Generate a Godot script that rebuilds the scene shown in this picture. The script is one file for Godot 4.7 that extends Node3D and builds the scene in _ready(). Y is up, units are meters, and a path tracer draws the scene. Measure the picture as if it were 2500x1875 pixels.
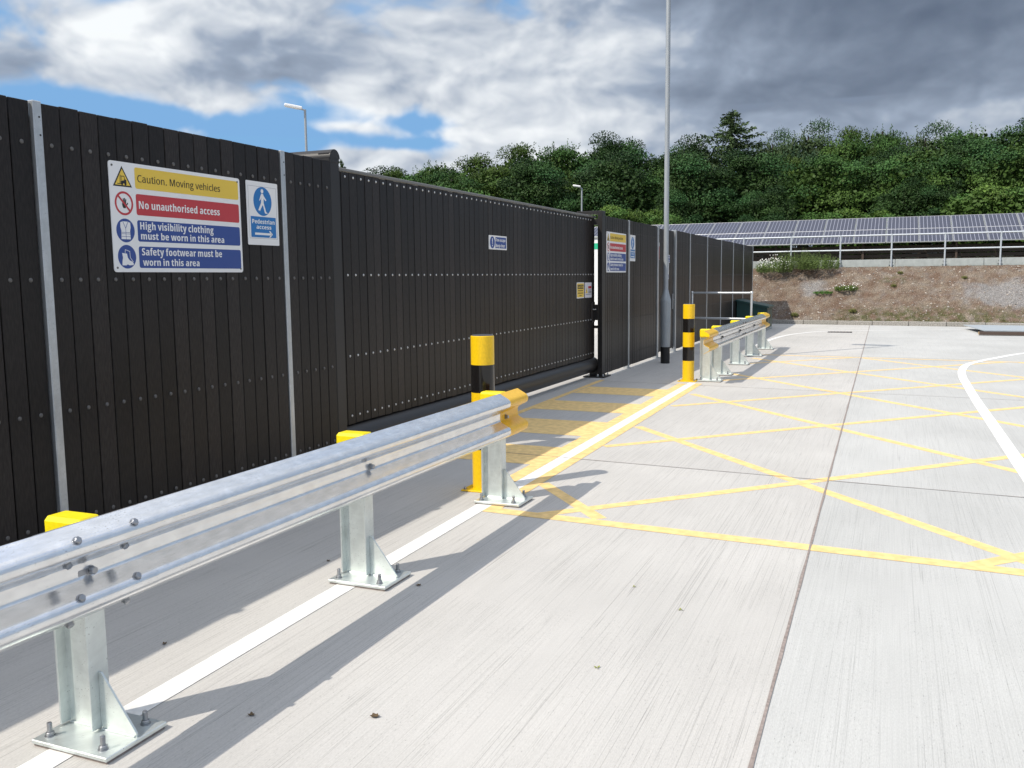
extends Node3D
# A goods yard behind a dark plank fence: sliding gate, crash barriers, bollards, signs, solar array and a wood beyond.
# y up, metres. The fence runs along -Z at x = -4.05; the camera stands at the origin.

const FX := -4.05          # front face of the fence planks
const GX := -4.20          # front face of the sliding gate planks
const PITCH := 0.1221      # plank spacing
const FENCE_TOP := 2.43
const SUN_RUN := Vector3(0.535, -1.0, -0.745)   # the way the sunlight travels

var rng := RandomNumberGenerator.new()
var M := {}
var taken := {}

# ------------------------------------------------------------------ nodes
func numbered(called: String) -> String:
	var n: int = taken.get(called, 0)
	taken[called] = n + 1
	return called if n == 0 else "%s_%03d" % [called, n]

func tag(o: Node, label: String, category: String, group := "") -> Node:
	o.set_meta("label", label)
	o.set_meta("category", category)
	if group != "":
		o.set_meta("group", group)
	return o

func thing(called: String, label: String, category: String, at := Vector3.ZERO, turn := 0.0, group := "") -> Node3D:
	var o := Node3D.new()
	o.name = numbered(called)
	add_child(o)
	o.position = at
	o.rotation.y = turn
	tag(o, label, category, group)
	return o

func struct_node(called: String) -> Node3D:
	var o := Node3D.new()
	o.name = numbered(called)
	add_child(o)
	o.set_meta("kind", "structure")
	return o

func put(called: String, mesh: Mesh, mat: Material, parent: Node, at := Vector3.ZERO, basis := Basis.IDENTITY) -> MeshInstance3D:
	var o := MeshInstance3D.new()
	o.name = called if parent != self else numbered(called)
	o.mesh = mesh
	o.material_override = mat
	o.transform = Transform3D(basis, at)
	parent.add_child(o, true)
	return o

func stuff(o: Node) -> Node:
	o.set_meta("kind", "stuff")
	return o

func structure(o: Node) -> Node:
	o.set_meta("kind", "structure")
	return o

# ------------------------------------------------------------------ shapes (corners counter-clockwise seen from outside)
func begin() -> SurfaceTool:
	var st := SurfaceTool.new()
	st.begin(Mesh.PRIMITIVE_TRIANGLES)
	return st

func vert(st: SurfaceTool, p: Vector3, n: Vector3, uv := Vector2.ZERO) -> void:
	st.set_normal(n)
	st.set_uv(uv)
	st.add_vertex(p)

func quad(st: SurfaceTool, a: Vector3, b: Vector3, c: Vector3, d: Vector3) -> void:
	var n := (b - a).cross(c - a).normalized()
	for p in [a, c, b, a, d, c]:
		vert(st, p, n, Vector2(p.x + p.z * 0.7, p.y + p.z * 0.3))

func tri(st: SurfaceTool, a: Vector3, b: Vector3, c: Vector3) -> void:
	var n := (b - a).cross(c - a).normalized()
	for p in [a, c, b]:
		vert(st, p, n, Vector2(p.x + p.z * 0.7, p.y + p.z * 0.3))

func quads(st: SurfaceTool, p: Array, n: Array, uv: Array) -> void:
	for i in [0, 2, 1, 0, 3, 2]:
		vert(st, p[i], n[i], uv[i])

# a box with chamfered edges
func bx(st: SurfaceTool, c: Vector3, s: Vector3, bev := 0.0, basis := Basis.IDENTITY) -> void:
	var h := s * 0.5
	var P := func(v: Vector3) -> Vector3: return c + basis * v
	var ax := [Vector3.RIGHT, Vector3.UP, Vector3.BACK]
	for i in 3:
		for sg in [-1.0, 1.0]:
			var n: Vector3 = ax[i] * sg
			var u: Vector3 = ax[(i + 1) % 3] * sg
			var v: Vector3 = ax[(i + 2) % 3]
			var o := n * (h * n.abs()).length()
			var hu := u * ((h * u.abs()).length() - bev)
			var hv := v * ((h * v.abs()).length() - bev)
			quad(st, P.call(o - hu - hv), P.call(o + hu - hv), P.call(o + hu + hv), P.call(o - hu + hv))
	if bev <= 0.0:
		return
	for i in 3:
		var a: Vector3 = ax[i]
		var u: Vector3 = ax[(i + 1) % 3]
		var v: Vector3 = ax[(i + 2) % 3]
		var ha := a * ((h * a).length() - bev)
		var lu := (h * u).length()
		var lv := (h * v).length()
		for su in [-1.0, 1.0]:
			for sv in [-1.0, 1.0]:
				var e1: Vector3 = u * su * lu + v * sv * (lv - bev)
				var e2: Vector3 = u * su * (lu - bev) + v * sv * lv
				if su * sv > 0:
					quad(st, P.call(e1 - ha), P.call(e2 - ha), P.call(e2 + ha), P.call(e1 + ha))
				else:
					quad(st, P.call(e2 - ha), P.call(e1 - ha), P.call(e1 + ha), P.call(e2 + ha))
	for sx in [-1.0, 1.0]:
		for sy in [-1.0, 1.0]:
			for sz in [-1.0, 1.0]:
				var a := Vector3(sx * h.x, sy * (h.y - bev), sz * (h.z - bev))
				var b := Vector3(sx * (h.x - bev), sy * h.y, sz * (h.z - bev))
				var d := Vector3(sx * (h.x - bev), sy * (h.y - bev), sz * h.z)
				if sx * sy * sz > 0:
					tri(st, P.call(a), P.call(b), P.call(d))
				else:
					tri(st, P.call(a), P.call(d), P.call(b))

func box_mesh(s: Vector3, bev := 0.0) -> ArrayMesh:
	var st := begin()
	bx(st, Vector3.ZERO, s, bev)
	return st.commit()

# a solid of revolution about an axis through "at"; profile = [radius, height] from bottom to top
func lathe(st: SurfaceTool, prof: Array, sides := 24, at := Vector3.ZERO, basis := Basis.IDENTITY) -> void:
	for k in prof.size() - 1:
		var r0: float = prof[k][0]
		var y0: float = prof[k][1]
		var r1: float = prof[k + 1][0]
		var y1: float = prof[k + 1][1]
		var slope := Vector2(y1 - y0, r0 - r1)
		if slope.length() < 1e-7:
			continue
		slope = slope.normalized()
		for i in sides:
			var a0 := TAU * i / sides
			var a1 := TAU * (i + 1) / sides
			var d0 := Vector3(cos(a0), 0, sin(a0))
			var d1 := Vector3(cos(a1), 0, sin(a1))
			var n0 := basis * (d0 * slope.x + Vector3.UP * slope.y)
			var n1 := basis * (d1 * slope.x + Vector3.UP * slope.y)
			var u0 := float(i) / sides
			var u1 := float(i + 1) / sides
			quads(st, [at + basis * (d1 * r0 + Vector3.UP * y0), at + basis * (d0 * r0 + Vector3.UP * y0), at + basis * (d0 * r1 + Vector3.UP * y1), at + basis * (d1 * r1 + Vector3.UP * y1)],
				[n1, n0, n0, n1], [Vector2(u1, y0), Vector2(u0, y0), Vector2(u0, y1), Vector2(u1, y1)])

func tube(st: SurfaceTool, pts: Array, r: float, sides := 10, r_end := -1.0) -> void:
	if r_end < 0.0:
		r_end = r
	for k in pts.size() - 1:
		var a: Vector3 = pts[k]
		var b: Vector3 = pts[k + 1]
		var y := (b - a).normalized()
		var x := y.cross(Vector3.FORWARD if absf(y.z) < 0.9 else Vector3.RIGHT).normalized()
		var basis := Basis(x, y, x.cross(y))
		var ra := lerpf(r, r_end, float(k) / (pts.size() - 1))
		var rb := lerpf(r, r_end, float(k + 1) / (pts.size() - 1))
		lathe(st, [[0.0, 0.0], [ra, 0.0], [rb, (b - a).length()], [0.0, (b - a).length()]], sides, a, basis)

func flat_poly(st: SurfaceTool, pts: PackedVector2Array, z0: float, z1: float) -> void:   # polygon in x-y, from z0 to z1
	if Geometry2D.is_polygon_clockwise(pts):
		pts.reverse()
	var idx := Geometry2D.triangulate_polygon(pts)
	for k in range(0, idx.size(), 3):
		var a := pts[idx[k]]
		var b := pts[idx[k + 1]]
		var c := pts[idx[k + 2]]
		if (b - a).cross(c - a) < 0:
			var t := b
			b = c
			c = t
		tri(st, Vector3(a.x, a.y, z1), Vector3(b.x, b.y, z1), Vector3(c.x, c.y, z1))
		tri(st, Vector3(a.x, a.y, z0), Vector3(c.x, c.y, z0), Vector3(b.x, b.y, z0))
	for k in pts.size():
		var a := pts[k]
		var b := pts[(k + 1) % pts.size()]
		quad(st, Vector3(a.x, a.y, z0), Vector3(b.x, b.y, z0), Vector3(b.x, b.y, z1), Vector3(a.x, a.y, z1))

func rounded(x0: float, y0: float, x1: float, y1: float, r: float) -> PackedVector2Array:
	var out := PackedVector2Array()
	var cs := [Vector2(x1 - r, y1 - r), Vector2(x0 + r, y1 - r), Vector2(x0 + r, y0 + r), Vector2(x1 - r, y0 + r)]
	for q in 4:
		for i in 5:
			var a := PI / 2 * (q + i / 4.0)
			out.append(cs[q] + Vector2(cos(a), sin(a)) * r)
	return out

func disc(c: Vector2, r: float, n := 36) -> PackedVector2Array:
	var out := PackedVector2Array()
	for i in n:
		out.append(c + Vector2(cos(TAU * i / n), sin(TAU * i / n)) * r)
	return out

# a sheet lying on the ground: polygon of (x, z) points at height y
func ground_poly(st: SurfaceTool, pts: Array, y: float, uv_off := Vector2.ZERO) -> void:
	var pv := PackedVector2Array(pts)
	var idx := Geometry2D.triangulate_polygon(pv)
	for k in range(0, idx.size(), 3):
		var t := [pv[idx[k]], pv[idx[k + 1]], pv[idx[k + 2]]]
		if (t[1] - t[0]).cross(t[2] - t[0]) < 0:
			t = [t[0], t[2], t[1]]
		for p in t:                     # clockwise from above for Godot
			vert(st, Vector3(p.x, y, p.y), Vector3.UP, p + uv_off)

func ribbon(st: SurfaceTool, pts: Array, w, y: float) -> void:   # pts: (x, z); w: width or widths
	var n := pts.size()
	var L := []
	var R := []
	for i in n:
		var d: Vector2 = (pts[mini(i + 1, n - 1)] - pts[maxi(i - 1, 0)]).normalized()
		var s: Vector2 = Vector2(-d.y, d.x) * 0.5 * (w[i] if w is Array else w)
		L.append(pts[i] + s)
		R.append(pts[i] - s)
	for i in n - 1:
		ground_poly(st, [L[i], L[i + 1], R[i + 1], R[i]], y)

# ------------------------------------------------------------------ materials
func mat(c: Color, rough := 0.6, metal := 0.0, spec := 0.5) -> StandardMaterial3D:   # c is a linear base colour
	var m := StandardMaterial3D.new()
	m.albedo_color = c.linear_to_srgb()
	m.roughness = rough
	m.metallic = metal
	m.metallic_specular = spec
	return m

func noise(freq: float, oct: int, sd: int, type := FastNoiseLite.TYPE_SIMPLEX_SMOOTH) -> FastNoiseLite:
	var n := FastNoiseLite.new()
	n.noise_type = type
	n.frequency = freq
	n.seed = sd
	n.fractal_octaves = oct
	return n

func bytes(n: FastNoiseLite, w: int, h: int, W: int, H: int) -> PackedByteArray:   # seamless noise, stretched to W x H
	var im := n.get_seamless_image(w, h)
	im.convert(Image.FORMAT_L8)
	if w != W or h != H:
		im.resize(W, H, Image.INTERPOLATE_CUBIC)
	return im.get_data()

func grey(data: PackedByteArray, w: int, h: int) -> ImageTexture:
	return ImageTexture.create_from_image(Image.create_from_data(w, h, false, Image.FORMAT_L8, data))

func brushed_texture(strong: float) -> ImageTexture:      # broom marks: long dark hair lines on pale concrete (v runs along the strokes)
	var W := 1024
	var a := bytes(noise(0.30, 2, 3), 1024, 5, W, W)
	var b := bytes(noise(0.45, 2, 8), 1024, 26, W, W)
	var c := bytes(noise(0.02, 4, 12), 512, 512, W, W)
	var f := bytes(noise(0.45, 2, 14), 1024, 1024, W, W)
	var out := PackedByteArray()
	out.resize(W * W)
	for i in W * W:
		var v := 226.0 + (b[i] - 128) * 0.065 + (c[i] - 128) * 0.02 + (f[i] - 128) * 0.11
		if b[i] < 78:                        # short scores left by the broom
			v -= (78 - b[i]) * 0.9 * strong * clampf((c[i] - 90) * 0.02, 0.15, 1.0)
		if a[i] < 58:                        # a few long thin ones
			v -= minf(42.0, (58 - a[i]) * 2.0) * strong
		if f[i] > 205:                       # pin holes
			v -= (f[i] - 205) * 2.2
		out[i] = int(clampf(v, 60.0, 255.0))
	return grey(out, W, W)

func blotch_texture(sd: int, lo: float, span: float, freq: float) -> ImageTexture:
	var W := 512
	var a := bytes(noise(freq, 5, sd), W, W, W, W)
	var out := PackedByteArray()
	out.resize(W * W)
	for i in W * W:
		out[i] = int(clampf(lo + a[i] * span, 0.0, 255.0))
	return grey(out, W, W)

func zinc_texture(sd: int, specks: float) -> ImageTexture:    # galvanising: cloudy tone, runs and dark specks
	var W := 512
	var a := bytes(noise(0.012, 5, sd), W, W, W, W)
	var b := bytes(noise(0.16, 2, sd + 1), W, W, W, W)
	var c := bytes(noise(0.05, 3, sd + 2), 128, 512, W, W)
	var out := PackedByteArray()
	out.resize(W * W)
	for i in W * W:
		var v := 238.0 + (a[i] - 128) * 0.09 + (c[i] - 128) * 0.04
		if b[i] > 212.0 - specks and a[i] > 118:
			v -= (b[i] - 212.0 + specks) * 5.0
		out[i] = int(clampf(v, 30.0, 255.0))
	return grey(out, W, W)

func zinc(c: Color, rough: float, metal: float, sd: int, specks: float, scale: Vector3) -> StandardMaterial3D:
	var m := mat(c, rough, metal)
	m.albedo_texture = zinc_texture(sd, specks)
	m.uv1_scale = scale
	return m

func materials() -> void:
	var conc := mat(Color(0.732, 0.713, 0.680), 0.85, 0.0, 0.3)
	conc.albedo_texture = brushed_texture(0.72)
	conc.uv1_scale = Vector3(1.0 / 1.9, 1.0 / 6.5, 1)
	conc.detail_enabled = true
	conc.detail_blend_mode = BaseMaterial3D.BLEND_MODE_MUL
	conc.detail_albedo = blotch_texture(31, 231.0, 0.07, 0.007)
	conc.detail_uv_layer = BaseMaterial3D.DETAIL_UV_2
	conc.uv2_scale = Vector3(1.0 / 7.3, 1.0 / 8.9, 1)
	conc.heightmap_enabled = true
	conc.heightmap_texture = conc.albedo_texture
	conc.heightmap_scale = 0.04
	M.concrete = conc
	var conc2 := conc.duplicate()
	conc2.albedo_color = Color(0.700, 0.702, 0.682).linear_to_srgb()
	conc2.albedo_texture = brushed_texture(0.4)
	conc2.uv1_scale = Vector3(1.0 / 2.1, 1.0 / 8.0, 1)
	M.concrete_right = conc2
	M.sealant = mat(Color(0.46, 0.385, 0.35), 0.9)
	M.sealant.albedo_texture = blotch_texture(5, 175.0, 0.2, 0.03)
	M.sealant.uv1_scale = Vector3(2, 2, 1)
	M.subbase = mat(Color(0.10, 0.09, 0.08), 0.95)
	for k in 4:
		var t: float = [1.0, 0.74, 1.28, 0.90][k]
		var p := mat(Color(0.0295, 0.0240, 0.0218) * t, 0.50, 0.0, 0.35)
		var tx := blotch_texture(60 + k, 150.0, 0.4, 0.03)
		p.albedo_texture = tx
		p.uv1_scale = Vector3(9.0, 0.9, 1)
		p.roughness_texture = blotch_texture(70 + k, 150.0, 0.4, 0.05)
		M["plank%d" % k] = p
	M.backing = mat(Color(0.004, 0.004, 0.005), 0.9, 0.0, 0.1)  # near-black for the added sheets that darken the plank gaps
	M.black_steel = mat(Color(0.017, 0.0155, 0.015), 0.42, 0.0, 0.45)
	M.brown_steel = mat(Color(0.021, 0.018, 0.0165), 0.36, 0.0, 0.5)
	M.capping = mat(Color(0.17, 0.165, 0.155), 0.45, 0.2)
	M.bolt_dull = mat(Color(0.13, 0.125, 0.12), 0.5, 0.5)
	M.bolt_bright = mat(Color(0.62, 0.62, 0.62), 0.35, 0.7)
	M.zinc_rail = zinc(Color(0.93, 0.94, 0.95), 0.22, 0.85, 101, 9.0, Vector3(1.3, 2.2, 1))
	M.zinc_post = zinc(Color(0.77, 0.825, 0.81), 0.36, 0.65, 111, 0.0, Vector3(2.1, 1.3, 1))
	M.zinc_fence = zinc(Color(0.56, 0.58, 0.59), 0.36, 0.65, 121, 2.0, Vector3(4.0, 1.1, 1))
	M.zinc_lamp = zinc(Color(0.39, 0.42, 0.445), 0.5, 0.35, 131, 0.0, Vector3(3.0, 0.8, 1))
	M.steel = mat(Color(0.34, 0.35, 0.37), 0.38, 0.8)
	var wear := blotch_texture(91, 236.0, 0.08, 0.02)
	M.yellow = mat(Color(0.88, 0.56, 0.008), 0.32)
	M.yellow.albedo_texture = wear
	M.yellow.uv1_scale = Vector3(3, 3, 1)
	M.yellow_cap = mat(Color(0.90, 0.72, 0.006), 0.38)
	M.yellow_cap.albedo_texture = wear
	M.yellow_cap.uv1_scale = Vector3(3, 3, 1)
	M.yellow_end = mat(Color(0.86, 0.50, 0.02), 0.3)
	M.yellow_end.albedo_texture = wear
	M.yellow_end.uv1_scale = Vector3(3, 3, 1)
	M.black_gloss = mat(Color(0.010, 0.009, 0.009), 0.12)
	M.black_cap = mat(Color(0.045, 0.05, 0.06), 0.4)
	M.bitumen = mat(Color(0.008, 0.008, 0.009), 0.55)
	var wp := mat(Color(0.86, 0.86, 0.84), 0.7)
	wp.albedo_texture = blotch_texture(41, 222.0, 0.15, 0.03)
	M.white_paint = wp
	var yp := mat(Color(0.90, 0.635, 0.27), 0.7)
	yp.albedo_texture = blotch_texture(43, 222.0, 0.16, 0.02)
	M.yellow_paint = yp
	M.sign_white = mat(Color(0.74, 0.74, 0.74), 0.4)
	M.sign_yellow = mat(Color(0.72, 0.50, 0.06), 0.4)
	M.sign_red = mat(Color(0.46, 0.035, 0.045), 0.4)
	M.sign_blue = mat(Color(0.022, 0.06, 0.25), 0.4)
	M.sign_sky = mat(Color(0.008, 0.15, 0.42), 0.4)
	M.sign_black = mat(Color(0.012, 0.012, 0.012), 0.5)
	M.sign_green = mat(Color(0.02, 0.42, 0.22), 0.4)
	M.kerb0 = mat(Color(0.50, 0.475, 0.435), 0.9)
	M.kerb0.albedo_texture = blotch_texture(47, 150.0, 0.4, 0.05)
	M.kerb1 = mat(Color(0.45, 0.43, 0.39), 0.9)
	M.kerb1.albedo_texture = blotch_texture(48, 150.0, 0.4, 0.05)
	M.plinth = mat(Color(0.42, 0.45, 0.44), 0.85)
	M.plinth.albedo_texture = blotch_texture(49, 225.0, 0.1, 0.01)
	M.green_box = mat(Color(0.012, 0.050, 0.046), 0.42)
	M.galv_tube = mat(Color(0.66, 0.69, 0.71), 0.36, 0.55)
	M.panel_frame = mat(Color(0.52, 0.53, 0.55), 0.4, 0.4)
	var cells := StandardMaterial3D.new()
	cells.albedo_texture = cell_texture()
	cells.roughness = 0.3
	cells.metallic_specular = 0.5
	M.cells = cells
	M.timber = mat(Color(0.075, 0.052, 0.042), 0.85)
	M.new_timber = mat(Color(0.42, 0.29, 0.15), 0.8)
	M.cabin = mat(Color(0.80, 0.80, 0.79), 0.5)
	M.glass = mat(Color(0.02, 0.025, 0.03), 0.08)
	M.lamp_head = mat(Color(0.80, 0.80, 0.80), 0.35, 0.0)
	M.bark = mat(Color(0.028, 0.023, 0.018), 0.95)
	M.leaf = mat(Color(1, 1, 1), 0.6, 0.0, 0.3)
	M.leaf.vertex_color_use_as_albedo = true
	M.leaf.backlight_enabled = true
	M.leaf.backlight = Color(0.10, 0.15, 0.035)
	var dirt := mat(Color(1, 1, 1), 0.95, 0.0, 0.2)
	dirt.vertex_color_use_as_albedo = true
	dirt.albedo_texture = blotch_texture(53, 95.0, 0.72, 0.06)
	dirt.uv1_scale = Vector3(0.9, 0.9, 1)
	M.dirt = dirt
	M.stone = mat(Color(1, 1, 1), 0.9)
	M.stone.vertex_color_use_as_albedo = true
	M.flower = mat(Color(0.82, 0.82, 0.76), 0.7)
	M.meadow = mat(Color(0.06, 0.075, 0.03), 0.95)
	M.yard_far = mat(Color(0.44, 0.43, 0.42), 0.9)
	M.dead_leaf = mat(Color(0.10, 0.065, 0.03), 0.8)
	M.green_leaf = mat(Color(0.24, 0.26, 0.05), 0.7)

func cell_texture() -> ImageTexture:       # one module: dark cells between pale lines
	var w := 192
	var h := 288
	var im := Image.create_empty(w, h, false, Image.FORMAT_RGB8)
	var n := noise(0.08, 2, 77)
	for y in h:
		for x in w:
			var v := n.get_noise_2d(x, y) * 0.03
			var c := Color(0.185 + v, 0.185 + v, 0.245 + v)
			var fx := fmod(x, w / 8.0)
			var fy := fmod(y, h / 10.0)
			if fx < 2.6:
				c = Color(0.60, 0.61, 0.66)
			elif fy < 1.2:
				c = Color(0.27, 0.28, 0.37)
			im.set_pixel(x, y, c)
	return ImageTexture.create_from_image(im)

# ------------------------------------------------------------------ sky
# Cloud cover and tone by compass bearing (degrees right of -Z) and elevation: [bearing, elevation, width, height, amount]
const COVER := [[-36.0, 8.75, 7.0, 1.25, -0.80], [-49.5, 9.7, 7.0, 0.9, -0.95], [-42.5, 9.2, 3.5, 0.8, -0.45], [-28.2, 9.4, 2.8, 0.5, -0.42], [-28.6, 8.1, 2.8, 0.45, -0.50], [-41.6, 10.4, 1.6, 0.9, 0.40], [-32.0, 6.9, 3.5, 0.8, 0.70], [-33.0, 9.1, 2.4, 0.35, 0.45], [-4.0, 12.0, 16.0, 7.0, 0.6], [-38.0, 13.4, 10.0, 1.9, 0.55], [-20.0, 12.0, 6.0, 4.0, 0.35]]
const TONE := [[-29.0, 11.5, 19.0, 6.5, -0.26], [-36.5, 13.3, 6.0, 1.3, 0.30], [-33.0, 11.7, 6.5, 1.0, 0.26], [-41.0, 11.6, 3.5, 0.9, 0.14], [-50.5, 12.0, 3.2, 0.8, 0.14], [-45.2, 13.4, 3.4, 1.9, -0.30], [-45.5, 11.0, 3.0, 0.7, -0.08], [-20.0, 12.0, 6.0, 2.8, -0.12], [-26.0, 12.2, 2.5, 1.0, -0.08], [-1.0, 15.2, 8.0, 2.0, 0.64], [5.0, 12.2, 6.5, 3.2, 0.30], [-3.0, 10.6, 8.0, 1.5, 0.42], [-10.0, 15.9, 4.0, 1.1, 0.30], [-12.0, 10.9, 4.0, 1.1, 0.24], [4.4, 8.9, 3.0, 0.9, -0.20], [-14.0, 8.4, 3.0, 0.6, -0.06], [-24.0, 10.2, 3.0, 0.7, 0.12], [-6.0, 13.0, 4.5, 1.0, 0.16]]
const SKY_SCALE := 0.40
var sky_a: FastNoiseLite
var sky_b: FastNoiseLite
var sky_c: FastNoiseLite

func sky_colour(az: float, el: float) -> Color:
	if el < -0.02:
		return Color(0.36, 0.36, 0.36) * SKY_SCALE
	var e := maxf(el, 0.0)
	var dirn := Vector3(sin(az) * cos(e), sin(e), -cos(az) * cos(e))
	var flat := 1.0 / tan(e + 0.16)
	var p := Vector3(sin(az) * flat, 0.0, -cos(az) * flat) * 30.0
	var q := Vector3(dirn.x, dirn.y * 1.9, dirn.z) * 100.0
	var wx := sky_c.get_noise_3dv(q) * 3.4
	var wy := sky_c.get_noise_3d(q.z + 90.0, q.x, q.y) * 2.6
	var a := sky_a.get_noise_3d(q.x + wx, q.y + wy, q.z - wx)
	var a2 := sky_a.get_noise_3d(q.x + wx - 1.2, q.y + wy + 1.6, q.z - wx + 0.6)      # a step towards the sun: lights the cloud edges
	var b := sky_b.get_noise_3d(p.x + wx, 3.0, p.z)
	var azd := rad_to_deg(az)
	var eld := rad_to_deg(e)
	var cover := 0.72
	for c in COVER:
		var u: float = wrapf(azd - c[0], -180.0, 180.0) / c[2]
		var v: float = (eld - c[1]) / c[3]
		var d := u * u + v * v
		if d < 9.0:
			cover += c[4] * exp(-d)
	var tone := lerpf(0.44, 0.24, smoothstep(0.20, 0.95, e))        # greyer banks low down all round, out of view too, darkening the low sky
	for c in TONE:
		var u: float = wrapf(azd - c[0], -180.0, 180.0) / c[2]
		var v: float = (eld - c[1]) / c[3]
		var d := u * u + v * v
		if d < 9.0:
			tone += c[4] * exp(-d)
	var k := smoothstep(0.22, 0.76, cover + a * 1.0 + b * 0.12)
	tone = clampf(tone + (a2 - a) * 0.46 - a * 0.10 + b * 0.16 - (1.0 - k) * 0.12, 0.0, 2.0)
	if tone > 0.5:
		tone = 0.5 + 0.5 * (1.0 - exp(-(tone - 0.5) / 0.5))
	var blue := Color(0.29, 0.585, 1.0).lerp(Color(0.12, 0.34, 0.80), smoothstep(0.10, 0.9, e))
	var cl: Color
	if tone < 0.45:
		cl = Color(1.22, 1.26, 1.29).lerp(Color(1.26, 1.21, 1.14), smoothstep(0.3, 0.9, e)).lerp(Color(0.445, 0.535, 0.68), tone / 0.45)  # high cloud, out of view, kept warm so the yard shadows turn less blue
	else:
		cl = Color(0.445, 0.535, 0.68).lerp(Color(0.105, 0.145, 0.225), (tone - 0.45) / 0.55)
	var near := 0.5 + 0.5 * dirn.dot(-SUN_RUN.normalized())       # overhead sky, out of view, brighter towards the sun to lift the shadows
	var out := blue.lerp(cl, k) * (0.88 + 1.10 * near * near * smoothstep(0.18, 1.0, e)) * SKY_SCALE
	return Color(minf(out.r, 1.0), minf(out.g, 1.0), minf(out.b, 1.0))

func make_sky() -> ImageTexture:
	sky_a = noise(0.062, 6, 21)
	sky_a.fractal_gain = 0.52
	sky_b = noise(0.028, 5, 5)
	sky_c = noise(0.05, 3, 9)
	var W := 4096
	var H := 2048
	var im := Image.create_empty(1024, 512, false, Image.FORMAT_RGB8)
	for y in 512:
		var el := (0.5 - (y + 0.5) / 512.0) * PI
		if y > 262:
			im.fill_rect(Rect2i(0, y, 1024, 512 - y), sky_colour(0.0, -1.0).linear_to_srgb())
			break
		for x in 1024:
			im.set_pixel(x, y, sky_colour(((x + 0.5) / 1024.0 - 0.5) * TAU, el).linear_to_srgb())
	im.resize(W, H, Image.INTERPOLATE_CUBIC)
	var x0 := int((0.5 - 58.0 / 360.0) * W)
	var x1 := int((0.5 + 12.0 / 360.0) * W)
	for y in range(int(H * (0.5 - 19.0 / 180.0)), int(H * (0.5 - 4.0 / 180.0))):
		var el := (0.5 - (y + 0.5) / H) * PI
		for x in range(x0, x1):
			im.set_pixel(x, y, sky_colour(((x + 0.5) / W - 0.5) * TAU, el).linear_to_srgb())
	return ImageTexture.create_from_image(im)

# ------------------------------------------------------------------ lettering and sign pictures (local x right, y up, z out of the board)
var font: SystemFont
var cap_cache := {}

func words(parent: Node, text: String, x0: float, x1: float, base: float, cap: float, z: float, m: Material, bold := false) -> void:
	var t := TextMesh.new()
	t.font = font_of(bold)
	t.text = text
	t.font_size = 48
	t.pixel_size = 0.01
	t.depth = 0.01
	t.curve_step = 1.5
	if not cap_cache.has(bold):
		var h := TextMesh.new()
		h.font = font_of(bold)
		h.text = "H"
		h.font_size = 48
		h.pixel_size = 0.01
		h.depth = 0.01
		cap_cache[bold] = h.get_aabb()
	var hb: AABB = cap_cache[bold]
	var ab := t.get_aabb()
	var sy := cap / hb.size.y
	var sx := (x1 - x0) / ab.size.x
	var o := put("lettering", t, m, parent)
	o.scale = Vector3(sx, sy, 0.08)
	o.position = Vector3(x0 - ab.position.x * sx, base - hb.position.y * sy, z)

func font_of(bold: bool) -> SystemFont:
	var f := SystemFont.new()
	f.font_names = PackedStringArray(["Droid Sans"])
	f.font_weight = 700 if bold else 400
	return f

func shape(called: String, pts: PackedVector2Array, z: float, m: Material, parent: Node, thick := 0.0006) -> MeshInstance3D:
	var st := begin()
	flat_poly(st, pts, z - thick, z)
	return put(called, st.commit(), m, parent)

func shapes(called: String, list: Array, z: float, m: Material, parent: Node) -> MeshInstance3D:
	var st := begin()
	for pts in list:
		flat_poly(st, pts, z - 0.0006, z)
	return put(called, st.commit(), m, parent)

func at2(pts: Array, c: Vector2, s: float) -> PackedVector2Array:
	var out := PackedVector2Array()
	for p in pts:
		out.append(c + Vector2(p[0], p[1]) * s)
	return out

func bar2(a: Vector2, b: Vector2, w: float) -> PackedVector2Array:
	var d := (b - a).normalized()
	var s := Vector2(-d.y, d.x) * w * 0.5
	return PackedVector2Array([a - s, b - s, b + s, a + s])

func ring2(c: Vector2, r0: float, r1: float) -> Array:
	var out := []
	for i in 36:
		var a0 := TAU * i / 36
		var a1 := TAU * (i + 1) / 36
		var u := Vector2(cos(a0), sin(a0))
		var v := Vector2(cos(a1), sin(a1))
		out.append(PackedVector2Array([c + u * r0, c + u * r1, c + v * r1, c + v * r0]))
	return out

func screws(parent: Node, w: float, h: float, inset: float) -> void:
	for sx in [-1, 1]:
		for sy in [-1, 1]:
			var st := begin()
			lathe(st, [[0.006, 0.0], [0.006, 0.0025], [0.0, 0.0032]], 10, Vector3(sx * (w / 2 - inset), sy * (h / 2 - inset), 0.002), Basis(Vector3.RIGHT, PI / 2))
			put("screw", st.commit(), M.bolt_dull, parent)

func walking_man(c: Vector2, s: float, z: float, m: Material, parent: Node) -> void:
	var list := [disc(c + Vector2(-0.03, 0.74) * s, 0.15 * s, 18),
		at2([[-0.13, 0.56], [0.06, 0.56], [0.14, 0.40], [0.42, 0.12], [0.34, 0.04], [0.12, 0.22], [0.10, -0.10], [0.36, -0.76], [0.50, -0.80], [0.50, -0.86], [0.22, -0.86], [0.0, -0.24], [-0.30, -0.62], [-0.34, -0.72], [-0.46, -0.62], [-0.50, -0.70], [-0.52, -0.62], [-0.20, -0.12], [-0.14, 0.30], [-0.24, 0.12], [-0.38, 0.02], [-0.36, 0.12], [-0.24, 0.36]], c, s)]
	shapes("walking_figure", list, z, m, parent)

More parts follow.
